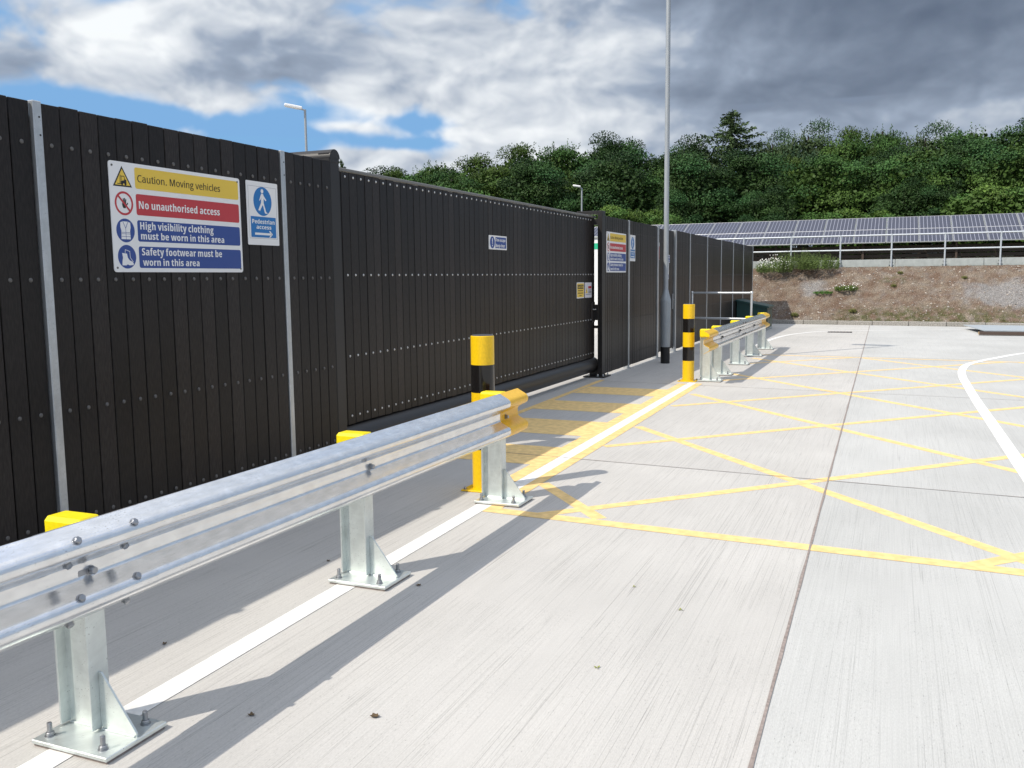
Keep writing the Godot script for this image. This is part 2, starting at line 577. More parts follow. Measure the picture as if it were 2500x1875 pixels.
func safety_board(label: String, at: Vector3) -> Node3D:      # the four-line sign
	var W := 1.10
	var H := 0.618
	var t := thing("safety_sign", label, "sign", at, PI / 2)
	shape("board", rounded(-W / 2, -H / 2, W / 2, H / 2, 0.018), 0.002, M.sign_white, t, 0.004)
	var bands := [[0.288, 0.168, M.sign_yellow, "yellow_panel"], [0.138, 0.018, M.sign_red, "red_panel"], [-0.011, -0.133, M.sign_blue, "blue_panel"], [-0.161, -0.285, M.sign_blue, "blue_panel"]]
	var ps := []
	for b in bands:
		ps.append(shape(b[3], rounded(-0.362, b[1], 0.532, b[0], 0.013), 0.0028, b[2], t, 0.0012))
	var z := 0.0036
	words(ps[0], "Caution. Moving vehicles", -0.343, 0.355, 0.206, 0.041, z, M.sign_black)
	words(ps[1], "No unauthorised access", -0.343, 0.342, 0.055, 0.044, z, M.sign_white, true)
	words(ps[2], "High visibility clothing", -0.342, 0.275, -0.063, 0.042, z, M.sign_white, true)
	words(ps[2], "must be worn in this area", -0.340, 0.372, -0.120, 0.040, z, M.sign_white, true)
	words(ps[3], "Safety footwear must be", -0.340, 0.345, -0.212, 0.042, z, M.sign_white, true)
	words(ps[3], "worn in this area", -0.336, 0.132, -0.272, 0.040, z, M.sign_white, true)
	# warning triangle with a fork-lift truck
	var c := Vector2(-0.455, 0.227)
	var tr := shape("warning_triangle", at2([[0, 0.058], [-0.069, -0.056], [0.069, -0.056]], c, 1.0), 0.0028, M.sign_black, t, 0.0012)
	shape("triangle_face", at2([[0, 0.042], [-0.055, -0.048], [0.055, -0.048]], c, 1.0), 0.0033, M.sign_yellow, tr)
	var f := Vector2(-0.453, 0.205)
	shapes("forklift", [
		at2([[-0.4, -0.45], [0.75, -0.45], [0.75, 0.15], [0.35, 0.25], [0.30, 0.05], [-0.25, -0.05], [-0.4, -0.1]], f, 0.035),
		bar2(f + Vector2(-0.020, -0.020), f + Vector2(-0.017, 0.030), 0.0042), bar2(f + Vector2(-0.040, -0.019), f + Vector2(-0.012, -0.019), 0.004),
		bar2(f + Vector2(-0.012, 0.024), f + Vector2(0.012, 0.024), 0.004), bar2(f + Vector2(0.011, 0.025), f + Vector2(0.016, 0.0), 0.004), bar2(f + Vector2(-0.009, 0.025), f + Vector2(-0.010, 0.0), 0.003),
		disc(f + Vector2(-0.006, -0.018), 0.008, 14), disc(f + Vector2(0.019, -0.018), 0.008, 14)], 0.0038, M.sign_black, tr)
	# prohibition: a raised hand struck out
	c = Vector2(-0.452, 0.078)
	var pr := shapes("prohibition_ring", ring2(c, 0.055, 0.067), 0.0030, M.sign_red, t)
	var hand := [at2([[-0.5, -0.1], [-0.42, -0.55], [-0.2, -0.9], [0.3, -0.9], [0.5, -0.45], [0.5, 0.0], [-0.35, 0.05]], c, 0.030)]
	for fg in [[-0.30, 0.0, -0.44, 0.62], [-0.08, 0.0, -0.12, 0.92], [0.15, 0.0, 0.20, 1.0], [0.38, 0.0, 0.50, 0.78]]:
		hand.append(bar2(c + Vector2(fg[0], fg[1]) * 0.030, c + Vector2(fg[2], fg[3]) * 0.030, 0.0062))
	hand.append(bar2(c + Vector2(0.42, -0.5) * 0.030, c + Vector2(0.92, 0.10) * 0.030, 0.0065))
	shapes("hand", hand, 0.0030, M.sign_black, pr)
	shape("slash", bar2(c + Vector2(-0.044, 0.044), c + Vector2(0.044, -0.044), 0.011), 0.0036, M.sign_red, pr)
	# mandatory: vest
	c = Vector2(-0.452, -0.074)
	var v := shape("mandatory_disc", disc(c, 0.067), 0.0028, M.sign_blue, t, 0.0012)
	shape("vest", at2([[-0.60, 0.74], [-0.30, 0.84], [0.30, 0.84], [0.60, 0.74], [0.62, 0.30], [0.52, -0.05], [0.56, -0.82], [-0.56, -0.82], [-0.52, -0.05], [-0.62, 0.30]], c, 0.060), 0.0033, M.sign_white, v)
	shapes("vest_stripes", [bar2(c + Vector2(-0.030, -0.011), c + Vector2(0.030, -0.011), 0.0022), bar2(c + Vector2(-0.031, -0.019), c + Vector2(0.031, -0.019), 0.0022), bar2(c + Vector2(-0.032, -0.034), c + Vector2(0.032, -0.034), 0.0022)], 0.0038, M.sign_blue, v)
	shapes("vest_seam", [bar2(c + Vector2(-0.018, 0.049), c + Vector2(0, 0.012), 0.0024), bar2(c + Vector2(0.018, 0.049), c + Vector2(0, 0.012), 0.0024), bar2(c + Vector2(0, 0.012), c + Vector2(0, -0.049), 0.0020)], 0.0042, M.sign_blue, v)
	# mandatory: boot
	c = Vector2(-0.452, -0.222)
	var b := shape("mandatory_disc", disc(c, 0.067), 0.0028, M.sign_blue, t, 0.0012)
	shapes("boot", [at2([[-0.62, 0.36], [-0.02, 0.30], [0.06, -0.10], [0.30, -0.36], [0.66, -0.50], [0.78, -0.66], [0.76, -0.80], [0.25, -0.84], [0.0, -0.74], [-0.16, -0.84], [-0.66, -0.84], [-0.64, -0.5], [-0.54, -0.1]], c, 0.058),
		bar2(c + Vector2(-0.014, 0.020), c + Vector2(-0.012, 0.040), 0.0028), bar2(c + Vector2(-0.012, 0.040), c + Vector2(0.022, 0.030), 0.0028), bar2(c + Vector2(0.021, 0.031), c + Vector2(0.022, -0.004), 0.0028), bar2(c + Vector2(0.022, -0.004), c + Vector2(0.044, -0.030), 0.0028)], 0.0033, M.sign_white, b)
	screws(t, W, H, 0.024)
	return t

func pedestrian_board(label: String, at: Vector3) -> Node3D:
	var t := thing("pedestrian_sign", label, "sign", at, PI / 2)
	var W := 0.338
	var H := 0.43
	shape("board", rounded(-W / 2, -H / 2, W / 2, H / 2, 0.008), 0.002, M.sign_white, t, 0.004)
	var bd := []
	for e in [[-0.150, 0.182, 0.150, 0.182], [-0.150, -0.170, 0.150, -0.170], [-0.150, -0.170, -0.150, 0.182], [0.150, -0.170, 0.150, 0.182]]:
		bd.append(bar2(Vector2(e[0], e[1]), Vector2(e[2], e[3]), 0.002))
	shapes("border_line", bd, 0.0026, M.steel, t)
	var c := Vector2(0.0, 0.083)
	var d := shape("blue_disc", disc(c, 0.098), 0.0028, M.sign_sky, t, 0.0012)
	walking_man(c, 0.094, 0.0034, M.sign_white, d)
	var p := shape("blue_panel", rounded(-0.134, -0.163, 0.137, -0.022, 0.004), 0.0028, M.sign_sky, t, 0.0012)
	words(p, "Pedestrian", -0.121, 0.121, -0.070, 0.029, 0.0034, M.sign_white, true)
	words(p, "access", -0.078, 0.083, -0.106, 0.027, 0.0034, M.sign_white, true)
	shapes("arrow", [bar2(Vector2(-0.095, -0.139), Vector2(0.088, -0.139), 0.015), at2([[0.098, -0.139], [0.070, -0.117], [0.056, -0.117], [0.080, -0.139], [0.056, -0.161], [0.070, -0.161]], Vector2.ZERO, 1.0)], 0.0034, M.sign_white, p)
	return t

func fire_board(label: String, at: Vector3, w := 0.51, h := 0.158) -> Node3D:
	var t := thing("fire_escape_sign", label, "sign", at, PI / 2)
	shape("board", rounded(-w / 2, -h / 2, w / 2, h / 2, 0.008), 0.002, M.sign_white, t, 0.004)
	var k := w / 0.51
	var p := shape("blue_panel", rounded(-0.075 * k, -0.062, 0.235 * k, 0.062, 0.006), 0.0028, M.sign_blue, t, 0.0012)
	words(p, "Fire escape", -0.064 * k, 0.212 * k, 0.012, 0.036, 0.0034, M.sign_white, true)
	words(p, "Keep clear", -0.064 * k, 0.195 * k, -0.050, 0.036, 0.0034, M.sign_white, true)
	var c := Vector2(-0.158 * k, 0.0)
	var d := shape("blue_disc", disc(c, 0.066), 0.0028, M.sign_blue, t, 0.0012)
	shapes("exclamation_mark", [at2([[-0.16, 0.72], [0.16, 0.72], [0.08, -0.30], [-0.08, -0.30]], c, 0.062), disc(c + Vector2(0, -0.036), 0.0095, 14)], 0.0034, M.sign_white, d)
	return t

# ------------------------------------------------------------------ fence pieces
var plank_mesh: ArrayMesh
var bolt_mesh: ArrayMesh

func plank(parent: Node, z: float, x: float, y0: float, y1: float, w: float, cache: Dictionary) -> void:
	var key := "%.4f %.3f" % [w, y1 - y0]
	if not cache.has(key):
		var st := begin()
		bx(st, Vector3.ZERO, Vector3(0.020, y1 - y0, w), 0.003)
		cache[key] = st.commit()
	var o := put("plank", cache[key], M["plank%d" % rng.randi_range(0, 3)], parent, Vector3(x - 0.010 + rng.randf_range(-0.0015, 0.0015), (y0 + y1) / 2 + rng.randf_range(-0.003, 0.003), z))
	o.rotation.x = rng.randf_range(-0.0004, 0.0004)

func coach_bolt() -> ArrayMesh:
	var st := begin()
	lathe(st, [[0.0115, 0.0], [0.0115, 0.003], [0.0085, 0.0065], [0.0, 0.008]], 10, Vector3.ZERO, Basis(Vector3.BACK, -PI / 2))
	return st.commit()

func bolts_joined(parent: Node, called: String, zs: Array, ys: Array, x: float, r: float, m: Material) -> void:
	var st := begin()
	for y in ys:
		for z in zs:
			lathe(st, [[r, 0.0], [r, 0.003], [r * 0.7, 0.0065], [0.0, 0.008]], 8, Vector3(x, y, z + rng.randf_range(-0.003, 0.003)), Basis(Vector3.BACK, -PI / 2))
	stuff(put(called, st.commit(), m, parent))

func fence_post(parent: Node, z: float, top: float, w := 0.075, x1 := -4.012) -> void:
	var st := begin()
	bx(st, Vector3((x1 - 4.13) / 2, top / 2, z), Vector3(x1 + 4.13, top, w), 0.004)
	bx(st, Vector3(x1 - 0.01, 0.006, z), Vector3(0.12, 0.012, w + 0.08), 0.002)
	var o := put("post", st.commit(), M.zinc_fence, parent)
	for y in [top - 0.08, top - 0.17]:
		var s2 := begin()
		lathe(s2, [[0.005, 0.0], [0.005, 0.002], [0.0, 0.003]], 8, Vector3(x1, y, z - w * 0.15), Basis(Vector3.BACK, -PI / 2))
		put("rivet", s2.commit(), M.black_steel, o)

func fence_run(called: String, label: String, posts: Array, z_from: float, z_to: float, drop: float, individually: bool, start_at := INF) -> Node3D:
	var t := thing(called, label, "fence")
	var cache := {}
	var st := begin()
	bx(st, Vector3(FX - 0.032, 1.215, (z_from + z_to) / 2), Vector3(0.012, 2.29, z_from - z_to), 0.0)
	put("added_dark_backing", st.commit(), M.backing, t)  # added sheet: keeps sky from showing through the gaps between planks
	for y in [0.25, 0.838, 1.533, 2.223]:
		var s2 := begin()
		bx(s2, Vector3(FX - 0.065, y, (z_from + z_to) / 2), Vector3(0.05, 0.07, z_from - z_to), 0.003)
		put("rail", s2.commit(), M.black_steel, t)
	for p in posts:
		fence_post(t, p[0], FENCE_TOP - drop * maxf(0.0, -15.0 - p[0]) + 0.004, p[1], p[2])
	var cuts := []                    # stretches between the posts
	var hi := z_from
	for p in posts:
		if p[0] > z_from or p[0] < z_to:
			continue
		cuts.append([hi, p[0] + p[1] / 2 + 0.004])
		hi = p[0] - p[1] / 2 - 0.004
	if hi - z_to > 0.03:
		cuts.append([hi, z_to])
	var zs := []
	for c in cuts:
		var length: float = c[0] - c[1]
		if length < 0.03:
			continue
		var n := maxi(1, roundi(length / PITCH))
		for i in n:
			var step := length / n
			var z: float = c[0] - step * (i + 0.5)
			plank(t, z, FX, 0.045, FENCE_TOP - drop * maxf(0.0, -15.0 - z), step - 0.0058, cache)
			zs.append(z)
	if individually:
		for z in zs:
			if z > -2.9:
				continue
			for y in [0.25, 0.838, 1.533, 2.223]:
				put("bolt", bolt_mesh, M.bolt_dull, t, Vector3(FX, y, z + rng.randf_range(-0.004, 0.004)))
	else:
		bolts_joined(t, "bolts", zs, [0.25, 0.838, 1.533, 2.223], FX, 0.0105, M.bolt_dull)
	return t

# ------------------------------------------------------------------ crash barrier
var beam_profile := []

func make_profile() -> void:         # half profile: [height from the middle, distance out]; smoothed
	var half := [[0.0, 0.004], [0.020, 0.004], [0.034, 0.012], [0.050, 0.038], [0.064, 0.066], [0.076, 0.079], [0.092, 0.083], [0.108, 0.080], [0.122, 0.068], [0.138, 0.040], [0.149, 0.020], [0.156, 0.009], [0.157, 0.004]]
	var all := []
	for i in range(half.size() - 1, 0, -1):
		all.append(Vector2(half[i][1], -half[i][0]))
	for h in half:
		all.append(Vector2(h[1], h[0]))
	var n := all.size()
	for i in n - 1:
		var p0: Vector2 = all[maxi(i - 1, 0)]
		var p1: Vector2 = all[i]
		var p2: Vector2 = all[i + 1]
		var p3: Vector2 = all[mini(i + 2, n - 1)]
		for k in 3:
			beam_profile.append(p1.cubic_interpolate(p2, p0, p3, k / 3.0))
	beam_profile.append(all[n - 1])

func beam(x: float, y: float, z0: float, z1: float, out := 0.0, grow := 1.0) -> ArrayMesh:   # from z0 (near) to z1 (far)
	var st := begin()
	var th := 0.0032
	var n := beam_profile.size()
	var steps := maxi(1, int((z0 - z1) / 0.25))
	var pts := []
	var nor := []
	var run := 0.0
	var runs := []
	for i in n:
		var p: Vector2 = beam_profile[i]
		pts.append(Vector2(x + out + p.x, y + p.y * grow))
		var d: Vector2 = (beam_profile[mini(i + 1, n - 1)] - beam_profile[maxi(i - 1, 0)]).normalized()
		nor.append(Vector3(d.y, -d.x, 0))
		if i > 0:
			run += (beam_profile[i] - beam_profile[i - 1]).length()
		runs.append(run)
	for s in steps:
		var za := lerpf(z0, z1, float(s) / steps)
		var zb := lerpf(z0, z1, float(s + 1) / steps)
		for i in n - 1:
			for side in 2:
				var off := th * 0.5 * (1 if side == 0 else -1)
				var sg := 1.0 if side == 0 else -1.0
				var a: Vector3 = Vector3(pts[i].x, pts[i].y, za) + nor[i] * off
				var b: Vector3 = Vector3(pts[i].x, pts[i].y, zb) + nor[i] * off
				var c: Vector3 = Vector3(pts[i + 1].x, pts[i + 1].y, zb) + nor[i + 1] * off
				var d: Vector3 = Vector3(pts[i + 1].x, pts[i + 1].y, za) + nor[i + 1] * off
				var q := [a, b, c, d]
				var nn := [nor[i] * sg, nor[i] * sg, nor[i + 1] * sg, nor[i + 1] * sg]
				var uv := [Vector2(za, runs[i]), Vector2(zb, runs[i]), Vector2(zb, runs[i + 1]), Vector2(za, runs[i + 1])]
				if side == 1:
					q = [a, d, c, b]
					nn = [nn[0], nn[3], nn[2], nn[1]]
					uv = [uv[0], uv[3], uv[2], uv[1]]
				quads(st, q, nn, uv)
	for e in [z0, z1]:                # rims of the sheet at both ends
		for i in n - 1:
			var a: Vector3 = Vector3(pts[i].x, pts[i].y, e)
			var b: Vector3 = Vector3(pts[i + 1].x, pts[i + 1].y, e)
			quad(st, a + nor[i] * th * 0.5, b + nor[i + 1] * th * 0.5, b - nor[i + 1] * th * 0.5, a - nor[i] * th * 0.5)
	for i in [0, n - 1]:
		var a: Vector3 = Vector3(pts[i].x, pts[i].y, z0)
		var b: Vector3 = Vector3(pts[i].x, pts[i].y, z1)
		quad(st, a + nor[i] * th * 0.5, b + nor[i] * th * 0.5, b - nor[i] * th * 0.5, a - nor[i] * th * 0.5)
	return st.commit()

func hex_bolt(parent: Node, at: Vector3, axis: Vector3, r: float, h: float, m: Material, called := "bolt") -> void:
	var y := axis.normalized()
	var x := y.cross(Vector3.BACK if absf(y.z) < 0.9 else Vector3.RIGHT).normalized()
	x = x.rotated(y, rng.randf() * TAU)
	var b := Basis(x, y, x.cross(y))
	var st := begin()
	lathe(st, [[r * 1.22, 0.0], [r * 1.22, 0.003], [r * 1.0, 0.0035]], 16, at, b)
	lathe(st, [[r, 0.003], [r, h - 0.003], [r * 0.82, h], [0.0, h]], 6, at, b)
	put(called, st.commit(), m, parent)

func barrier_post(t: Node, z: float, cap := true) -> void:       # I-section with base plate, gusset, yellow cap and anchors; flange faces +x at -2.41
	var st := begin()
	bx(st, Vector3(-2.4145, 0.385, z), Vector3(0.009, 0.71, 0.080), 0.0015)
	bx(st, Vector3(-2.5565, 0.385, z), Vector3(0.009, 0.71, 0.080), 0.0015)
	bx(st, Vector3(-2.4855, 0.385, z), Vector3(0.133, 0.71, 0.007), 0.0)
	var o := put("post", st.commit(), M.zinc_post, t)
	st = begin()
	bx(st, Vector3(-2.408, 0.0165, z + 0.012), Vector3(0.33, 0.015, 0.262), 0.0025)
	put("base_plate", st.commit(), M.zinc_post, o)
	st = begin()
	bx(st, Vector3(-2.408, 0.005, z + 0.012), Vector3(0.318, 0.010, 0.25), 0.0)
	put("packing_shim", st.commit(), M.sealant, o)
	st = begin()
	flat_poly(st, PackedVector2Array([Vector2(-2.4095, 0.024), Vector2(-2.256, 0.024), Vector2(-2.256, 0.036), Vector2(-2.398, 0.225), Vector2(-2.4095, 0.225)]), z - 0.004, z + 0.004)
	put("gusset", st.commit(), M.zinc_post, o)
	st = begin()                         # weld beads along the foot of the post
	tube(st, [Vector3(-2.55, 0.026, z + 0.005), Vector3(-2.42, 0.026, z + 0.005)], 0.005, 6)
	tube(st, [Vector3(-2.405, 0.026, z + 0.006), Vector3(-2.262, 0.026, z + 0.006)], 0.004, 6)
	put("weld", st.commit(), M.zinc_post, o)
	if cap:
		st = begin()
		bx(st, Vector3(-2.4815, 0.694, z), Vector3(0.170, 0.122, 0.100), 0.014)
		put("cap", st.commit(), M.yellow_cap, o)
	for sx in [-1, 1]:
		for sz in [-1, 1]:
			var a := Vector3(-2.408 + sx * 0.118 - 0.008, 0.024, z + 0.012 + sz * 0.090)
			st = begin()
			lathe(st, [[0.017, 0.0], [0.017, 0.003], [0.0, 0.003]], 16, a)
			lathe(st, [[0.0145, 0.003], [0.0145, 0.013], [0.012, 0.015], [0.0, 0.015]], 6, a)
			lathe(st, [[0.0085, 0.012], [0.0085, 0.044], [0.0070, 0.047], [0.0, 0.046]], 10, a)
			put("anchor_bolt", st.commit(), M.steel, o)

func bollard(label: String, at: Vector3) -> void:
	var t := thing("bollard", label, "bollard", at)
	var r := 0.084
	var edges := [0.012, 0.300, 0.500, 0.710, 0.908, 1.114]
	for k in 5:
		var st := begin()
		var top := 0.0 if k < 4 else 0.004
		lathe(st, [[r, edges[k]], [r, edges[k + 1] - top], [r - top, edges[k + 1]]], 48)
		put("yellow_band" if k % 2 == 0 else "black_band", st.commit(), M.yellow if k % 2 == 0 else M.black_gloss, t)
	var st := begin()
	lathe(st, [[r - 0.004, 1.110], [r - 0.004, 1.116], [r - 0.012, 1.120], [0.0, 1.121]], 48)
	put("top_cap", st.commit(), M.black_cap, t)
	st = begin()
	bx(st, Vector3(0, 0.006, 0), Vector3(0.26, 0.012, 0.25), 0.003)
	put("base_plate", st.commit(), M.yellow, t)
	for sx in [-1, 1]:
		for sz in [-1, 1]:
			hex_bolt(t, Vector3(sx * 0.105, 0.012, sz * 0.10), Vector3.UP, 0.012, 0.016, M.steel, "anchor_bolt")

# ------------------------------------------------------------------ street lamps
func lamp_post(label: String, at: Vector3, turn: float, h: float, arm: float) -> void:
	var t := thing("street_lamp", label, "street lamp", at, turn)
	var st := begin()
	lathe(st, [[0.079, 0.0], [0.081, 0.29]], 32)
	put("bitumen_band", st.commit(), M.bitumen, t)
	st = begin()
	lathe(st, [[0.0815, 0.288], [0.084, 0.30], [0.093, 1.06], [0.0925, 1.10], [0.046, 1.275], [0.0435, 1.29], [0.038, h]], 32)
	put("column", st.commit(), M.zinc_lamp, t)
	st = begin()
	tube(st, [Vector3(0, h - 0.02, 0), Vector3(-arm * 0.3, h + 0.03, 0)], 0.026, 12)
	put("bracket_arm", st.commit(), M.zinc_lamp, t)
	st = begin()
	bx(st, Vector3(-arm * 0.55, h + 0.085, 0), Vector3(arm * 0.86, 0.085, 0.26), 0.024, Basis(Vector3.BACK, -0.17))
	var hd := put("lamp_head", st.commit(), M.lamp_head, t)
	st = begin()
	bx(st, Vector3(-arm * 0.60, h + 0.046, 0), Vector3(arm * 0.55, 0.012, 0.20), 0.003, Basis(Vector3.BACK, -0.17))
	put("lens", st.commit(), M.sign_white, hd)

# ------------------------------------------------------------------ plants
var leaf_pos := PackedVector3Array()
var leaf_nor := PackedVector3Array()
var leaf_col := PackedColorArray()

func leaf(p: Vector3, d: Vector3, s: Vector3, length: float, width: float, c: Color) -> void:    # a folded rhombus
	var n := d.cross(s).normalized()
	var tip := p + d * length
	var mid := p + d * length * 0.5
	var a := mid + s * width * 0.5 + n * width * 0.12
	var b := mid - s * width * 0.5 + n * width * 0.12
	for v in [p, a, tip, p, tip, b]:
		leaf_pos.append(v)
		leaf_nor.append(n)
		leaf_col.append(c)

func leaves_done() -> ArrayMesh:
	var arr := []
	arr.resize(Mesh.ARRAY_MAX)
	arr[Mesh.ARRAY_VERTEX] = leaf_pos
	arr[Mesh.ARRAY_NORMAL] = leaf_nor
	arr[Mesh.ARRAY_COLOR] = leaf_col
	var m := ArrayMesh.new()
	m.add_surface_from_arrays(Mesh.PRIMITIVE_TRIANGLES, arr)
	leaf_pos = PackedVector3Array()
	leaf_nor = PackedVector3Array()
	leaf_col = PackedColorArray()
	return m

func rand_dir() -> Vector3:
	var z := rng.randf_range(-1, 1)
	var a := rng.randf() * TAU
	return Vector3(sqrt(1 - z * z) * cos(a), z, sqrt(1 - z * z) * sin(a))

# a crown one unit high above y = 0 (scaled per tree): clumps spread through an uneven volume
func broad_crown(sd: int, clumps: int, per: int, size: float, base: Color, spread: float, low: float) -> ArrayMesh:
	rng.seed = sd
	var n := noise(1.1, 2, sd)
	for k in clumps:
		var d := rand_dir()
		var reach := 0.86 + 0.30 * n.get_noise_3dv(d * 1.3)
		var rr := pow(rng.randf(), 0.24) * reach
		var c := Vector3(d.x * spread * rr, 0.0, d.z * spread * rr)
		var up := d.y * rr
		c.y = low + (1.0 - low) * (0.5 + 0.46 * up)
		var narrow := 1.0 - 0.34 * maxf(0.0, up)
		c.x *= narrow
		c.z *= narrow
		var cr := rng.randf_range(0.075, 0.150)
		var tone := rng.randf_range(0.58, 1.46)
		var warm := rng.randf_range(-0.20, 0.10)
		for j in per:
			var e := rand_dir()
			e.y = absf(e.y) * 0.9 + e.y * 0.1 if rng.randf() < 0.72 else e.y
			e = e.normalized()
			var p := c + e * cr * pow(rng.randf(), 0.46) * Vector3(1.15, 0.8, 1.15)
			var dir := (e * 0.55 + rand_dir() * 0.75 + Vector3(0, -0.25, 0)).normalized()
			var s := dir.cross(e + rand_dir() * 0.5).normalized()
			var t := tone * rng.randf_range(0.75, 1.3)
			leaf(p, dir, s, size * rng.randf_range(0.7, 1.3), size * rng.randf_range(0.5, 0.85), Color(base.r * t * (1.0 + warm), base.g * t, base.b * t * (1.0 - warm)))
	for k in int(per * clumps * 0.24):     # inner leaves, coloured darker to deepen the shade behind gaps in the crown
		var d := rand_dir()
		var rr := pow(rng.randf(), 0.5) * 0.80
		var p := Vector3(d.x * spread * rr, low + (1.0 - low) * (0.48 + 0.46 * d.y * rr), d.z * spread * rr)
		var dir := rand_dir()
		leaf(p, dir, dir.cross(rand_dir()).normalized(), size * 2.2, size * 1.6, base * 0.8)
	for k in int(clumps * 1.2):        # sprigs that break the outline
		var d := rand_dir()
		d.y = absf(d.y)
		var reach := 0.84 + 0.30 * n.get_noise_3dv(d * 1.3)
		var narrow := 1.0 - 0.34 * d.y * reach
		var p := Vector3(d.x * spread * reach * narrow, low + (1.0 - low) * (0.5 + 0.46 * d.y * reach), d.z * spread * reach * narrow)
		var g := (d + Vector3(0, 0.7, 0) + rand_dir() * 0.5).normalized()
		var t := rng.randf_range(0.7, 1.2)
		for j in 16:
			var q := p + g * size * 0.30 * (j - 9) + rand_dir() * size * 0.5
			var dir := (g * 0.6 + rand_dir()).normalized()
			leaf(q, dir, dir.cross(rand_dir()).normalized(), size * 0.9, size * 0.55, Color(base.r * t, base.g * t, base.b * t))
	return leaves_done()

func conifer_crown(sd: int, base: Color, spread: float, whorls: int, density: float) -> ArrayMesh:
	rng.seed = sd
	for w in whorls:
		var f := float(w) / whorls
		var y := 0.12 + 0.88 * f
		var reach := spread * pow(1.0 - f, 0.78) + 0.010
		var arms := int(lerpf(13, 6, f))
		for a in arms:
			var ang := rng.randf() * TAU
			var r := reach * rng.randf_range(0.65, 1.18)
			var out := Vector3(cos(ang), 0, sin(ang))
			var steps := int(4 + 40 * r / spread * density)
			var t := rng.randf_range(0.7, 1.25)
			for s in steps:
				var g := float(s) / steps
				var p := Vector3(0, y, 0) + out * r * g + Vector3(0, -0.055 * g + 0.05 * g * g, 0) + rand_dir() * 0.006
				for j in 3:
					var dir := (out * 0.6 + Vector3(0, -0.35, 0) + rand_dir() * 0.7).normalized()
					leaf(p, dir, dir.cross(rand_dir()).normalized(), 0.026, 0.009, Color(base.r * t, base.g * t, base.b * t) * rng.randf_range(0.8, 1.2))
	return leaves_done()

func trunk_mesh(sd: int, limbs: int, spread: float) -> ArrayMesh:
	rng.seed = sd
	var st := begin()
	tube(st, [Vector3(0, -0.03, 0), Vector3(0.006, 0.2, 0.004), Vector3(-0.004, 0.5, 0.0), Vector3(0.004, 0.86, 0.003)], 0.026, 7, 0.006)
	for k in limbs:
		var y := rng.randf_range(0.2, 0.6)
		var a := rng.randf() * TAU
		var o := Vector3(cos(a), 0, sin(a))
		tube(st, [Vector3(0, y, 0), Vector3(0, y + 0.06, 0) + o * spread * 0.25, Vector3(0, y + 0.13, 0) + o * spread * 0.5], 0.011, 5, 0.003)
	return st.commit()

func tree(kind: Dictionary, called: String, label: String, at: Vector3, h: float, wide: float, turn: float, group := "") -> void:
	var t := thing(called, label, "tree", at, turn, group)
	put("trunk", kind.trunk, M.bark, t).scale = Vector3(h, h, h)
	put("crown", kind.crown, M.leaf, t).scale = Vector3(wide, h, wide)

func clump_mesh(sd: int, n: int, h: float, r: float, c: Color, lean := 0.5) -> ArrayMesh:    # grassy, feathery weeds
	rng.seed = sd
	for k in n:
		var a := rng.randf() * TAU
		var rr := sqrt(rng.randf()) * r
		var p := Vector3(cos(a) * rr, 0, sin(a) * rr)
		var g := (Vector3(cos(a), 0, sin(a)) * lean * rng.randf() + Vector3.UP + rand_dir() * 0.25).normalized()
		var hh := h * rng.randf_range(0.5, 1.0) * (1.0 - 0.45 * rr / r)
		var t := rng.randf_range(0.65, 1.35)
		var col := Color(c.r * t, c.g * t, c.b * t)
		leaf(p, g, g.cross(rand_dir()).normalized(), hh, 0.010, col)
		for j in 9:
			var q := p + g * hh * (0.15 + 0.85 * j / 9.0)
			var d := (g * 0.5 + rand_dir()).normalized()
			leaf(q, d, d.cross(rand_dir()).normalized(), 0.05 * rng.randf_range(0.6, 1.4), 0.017, col)
	return leaves_done()

func flowers_mesh(sd: int, n: int, h: float, r: float) -> ArrayMesh:
	rng.seed = sd
	var st := begin()
	for k in n:
		var a := rng.randf() * TAU
		var rr := sqrt(rng.randf()) * r
		var y := h * rng.randf_range(0.35, 1.05) * (1.0 - 0.4 * rr / r)
		var nn := (Vector3(0, 0.8, 0.7) + rand_dir() * 0.6).normalized()
		var x := nn.cross(Vector3.RIGHT).normalized()
		lathe(st, [[0.0165, 0.0], [0.012, 0.005], [0.0, 0.007]], 6, Vector3(cos(a) * rr, y, sin(a) * rr), Basis(x, nn, x.cross(nn)))
	return st.commit()

func weed(called: String, label: String, at: Vector3, leafy: ArrayMesh, flowers: ArrayMesh = null, s := 1.0) -> void:
	var t := thing(called, label, "plant", at)
	put("foliage", leafy, M.leaf, t).scale = Vector3.ONE * s
	if flowers:
		stuff(put("flowers", flowers, M.flower, t)).scale = Vector3.ONE * s

# ------------------------------------------------------------------ the lie of the land
func kerb_z(x: float) -> float:
	return -28.97 + 0.129 * x

func bank_point(x: float, s: float) -> Vector3:     # s = 0 at the kerb, 1 at the railing
	var z0 := kerb_z(x) - 0.13
	return Vector3(x, lerpf(0.10, 1.74, s), lerpf(z0, -31.28, s))

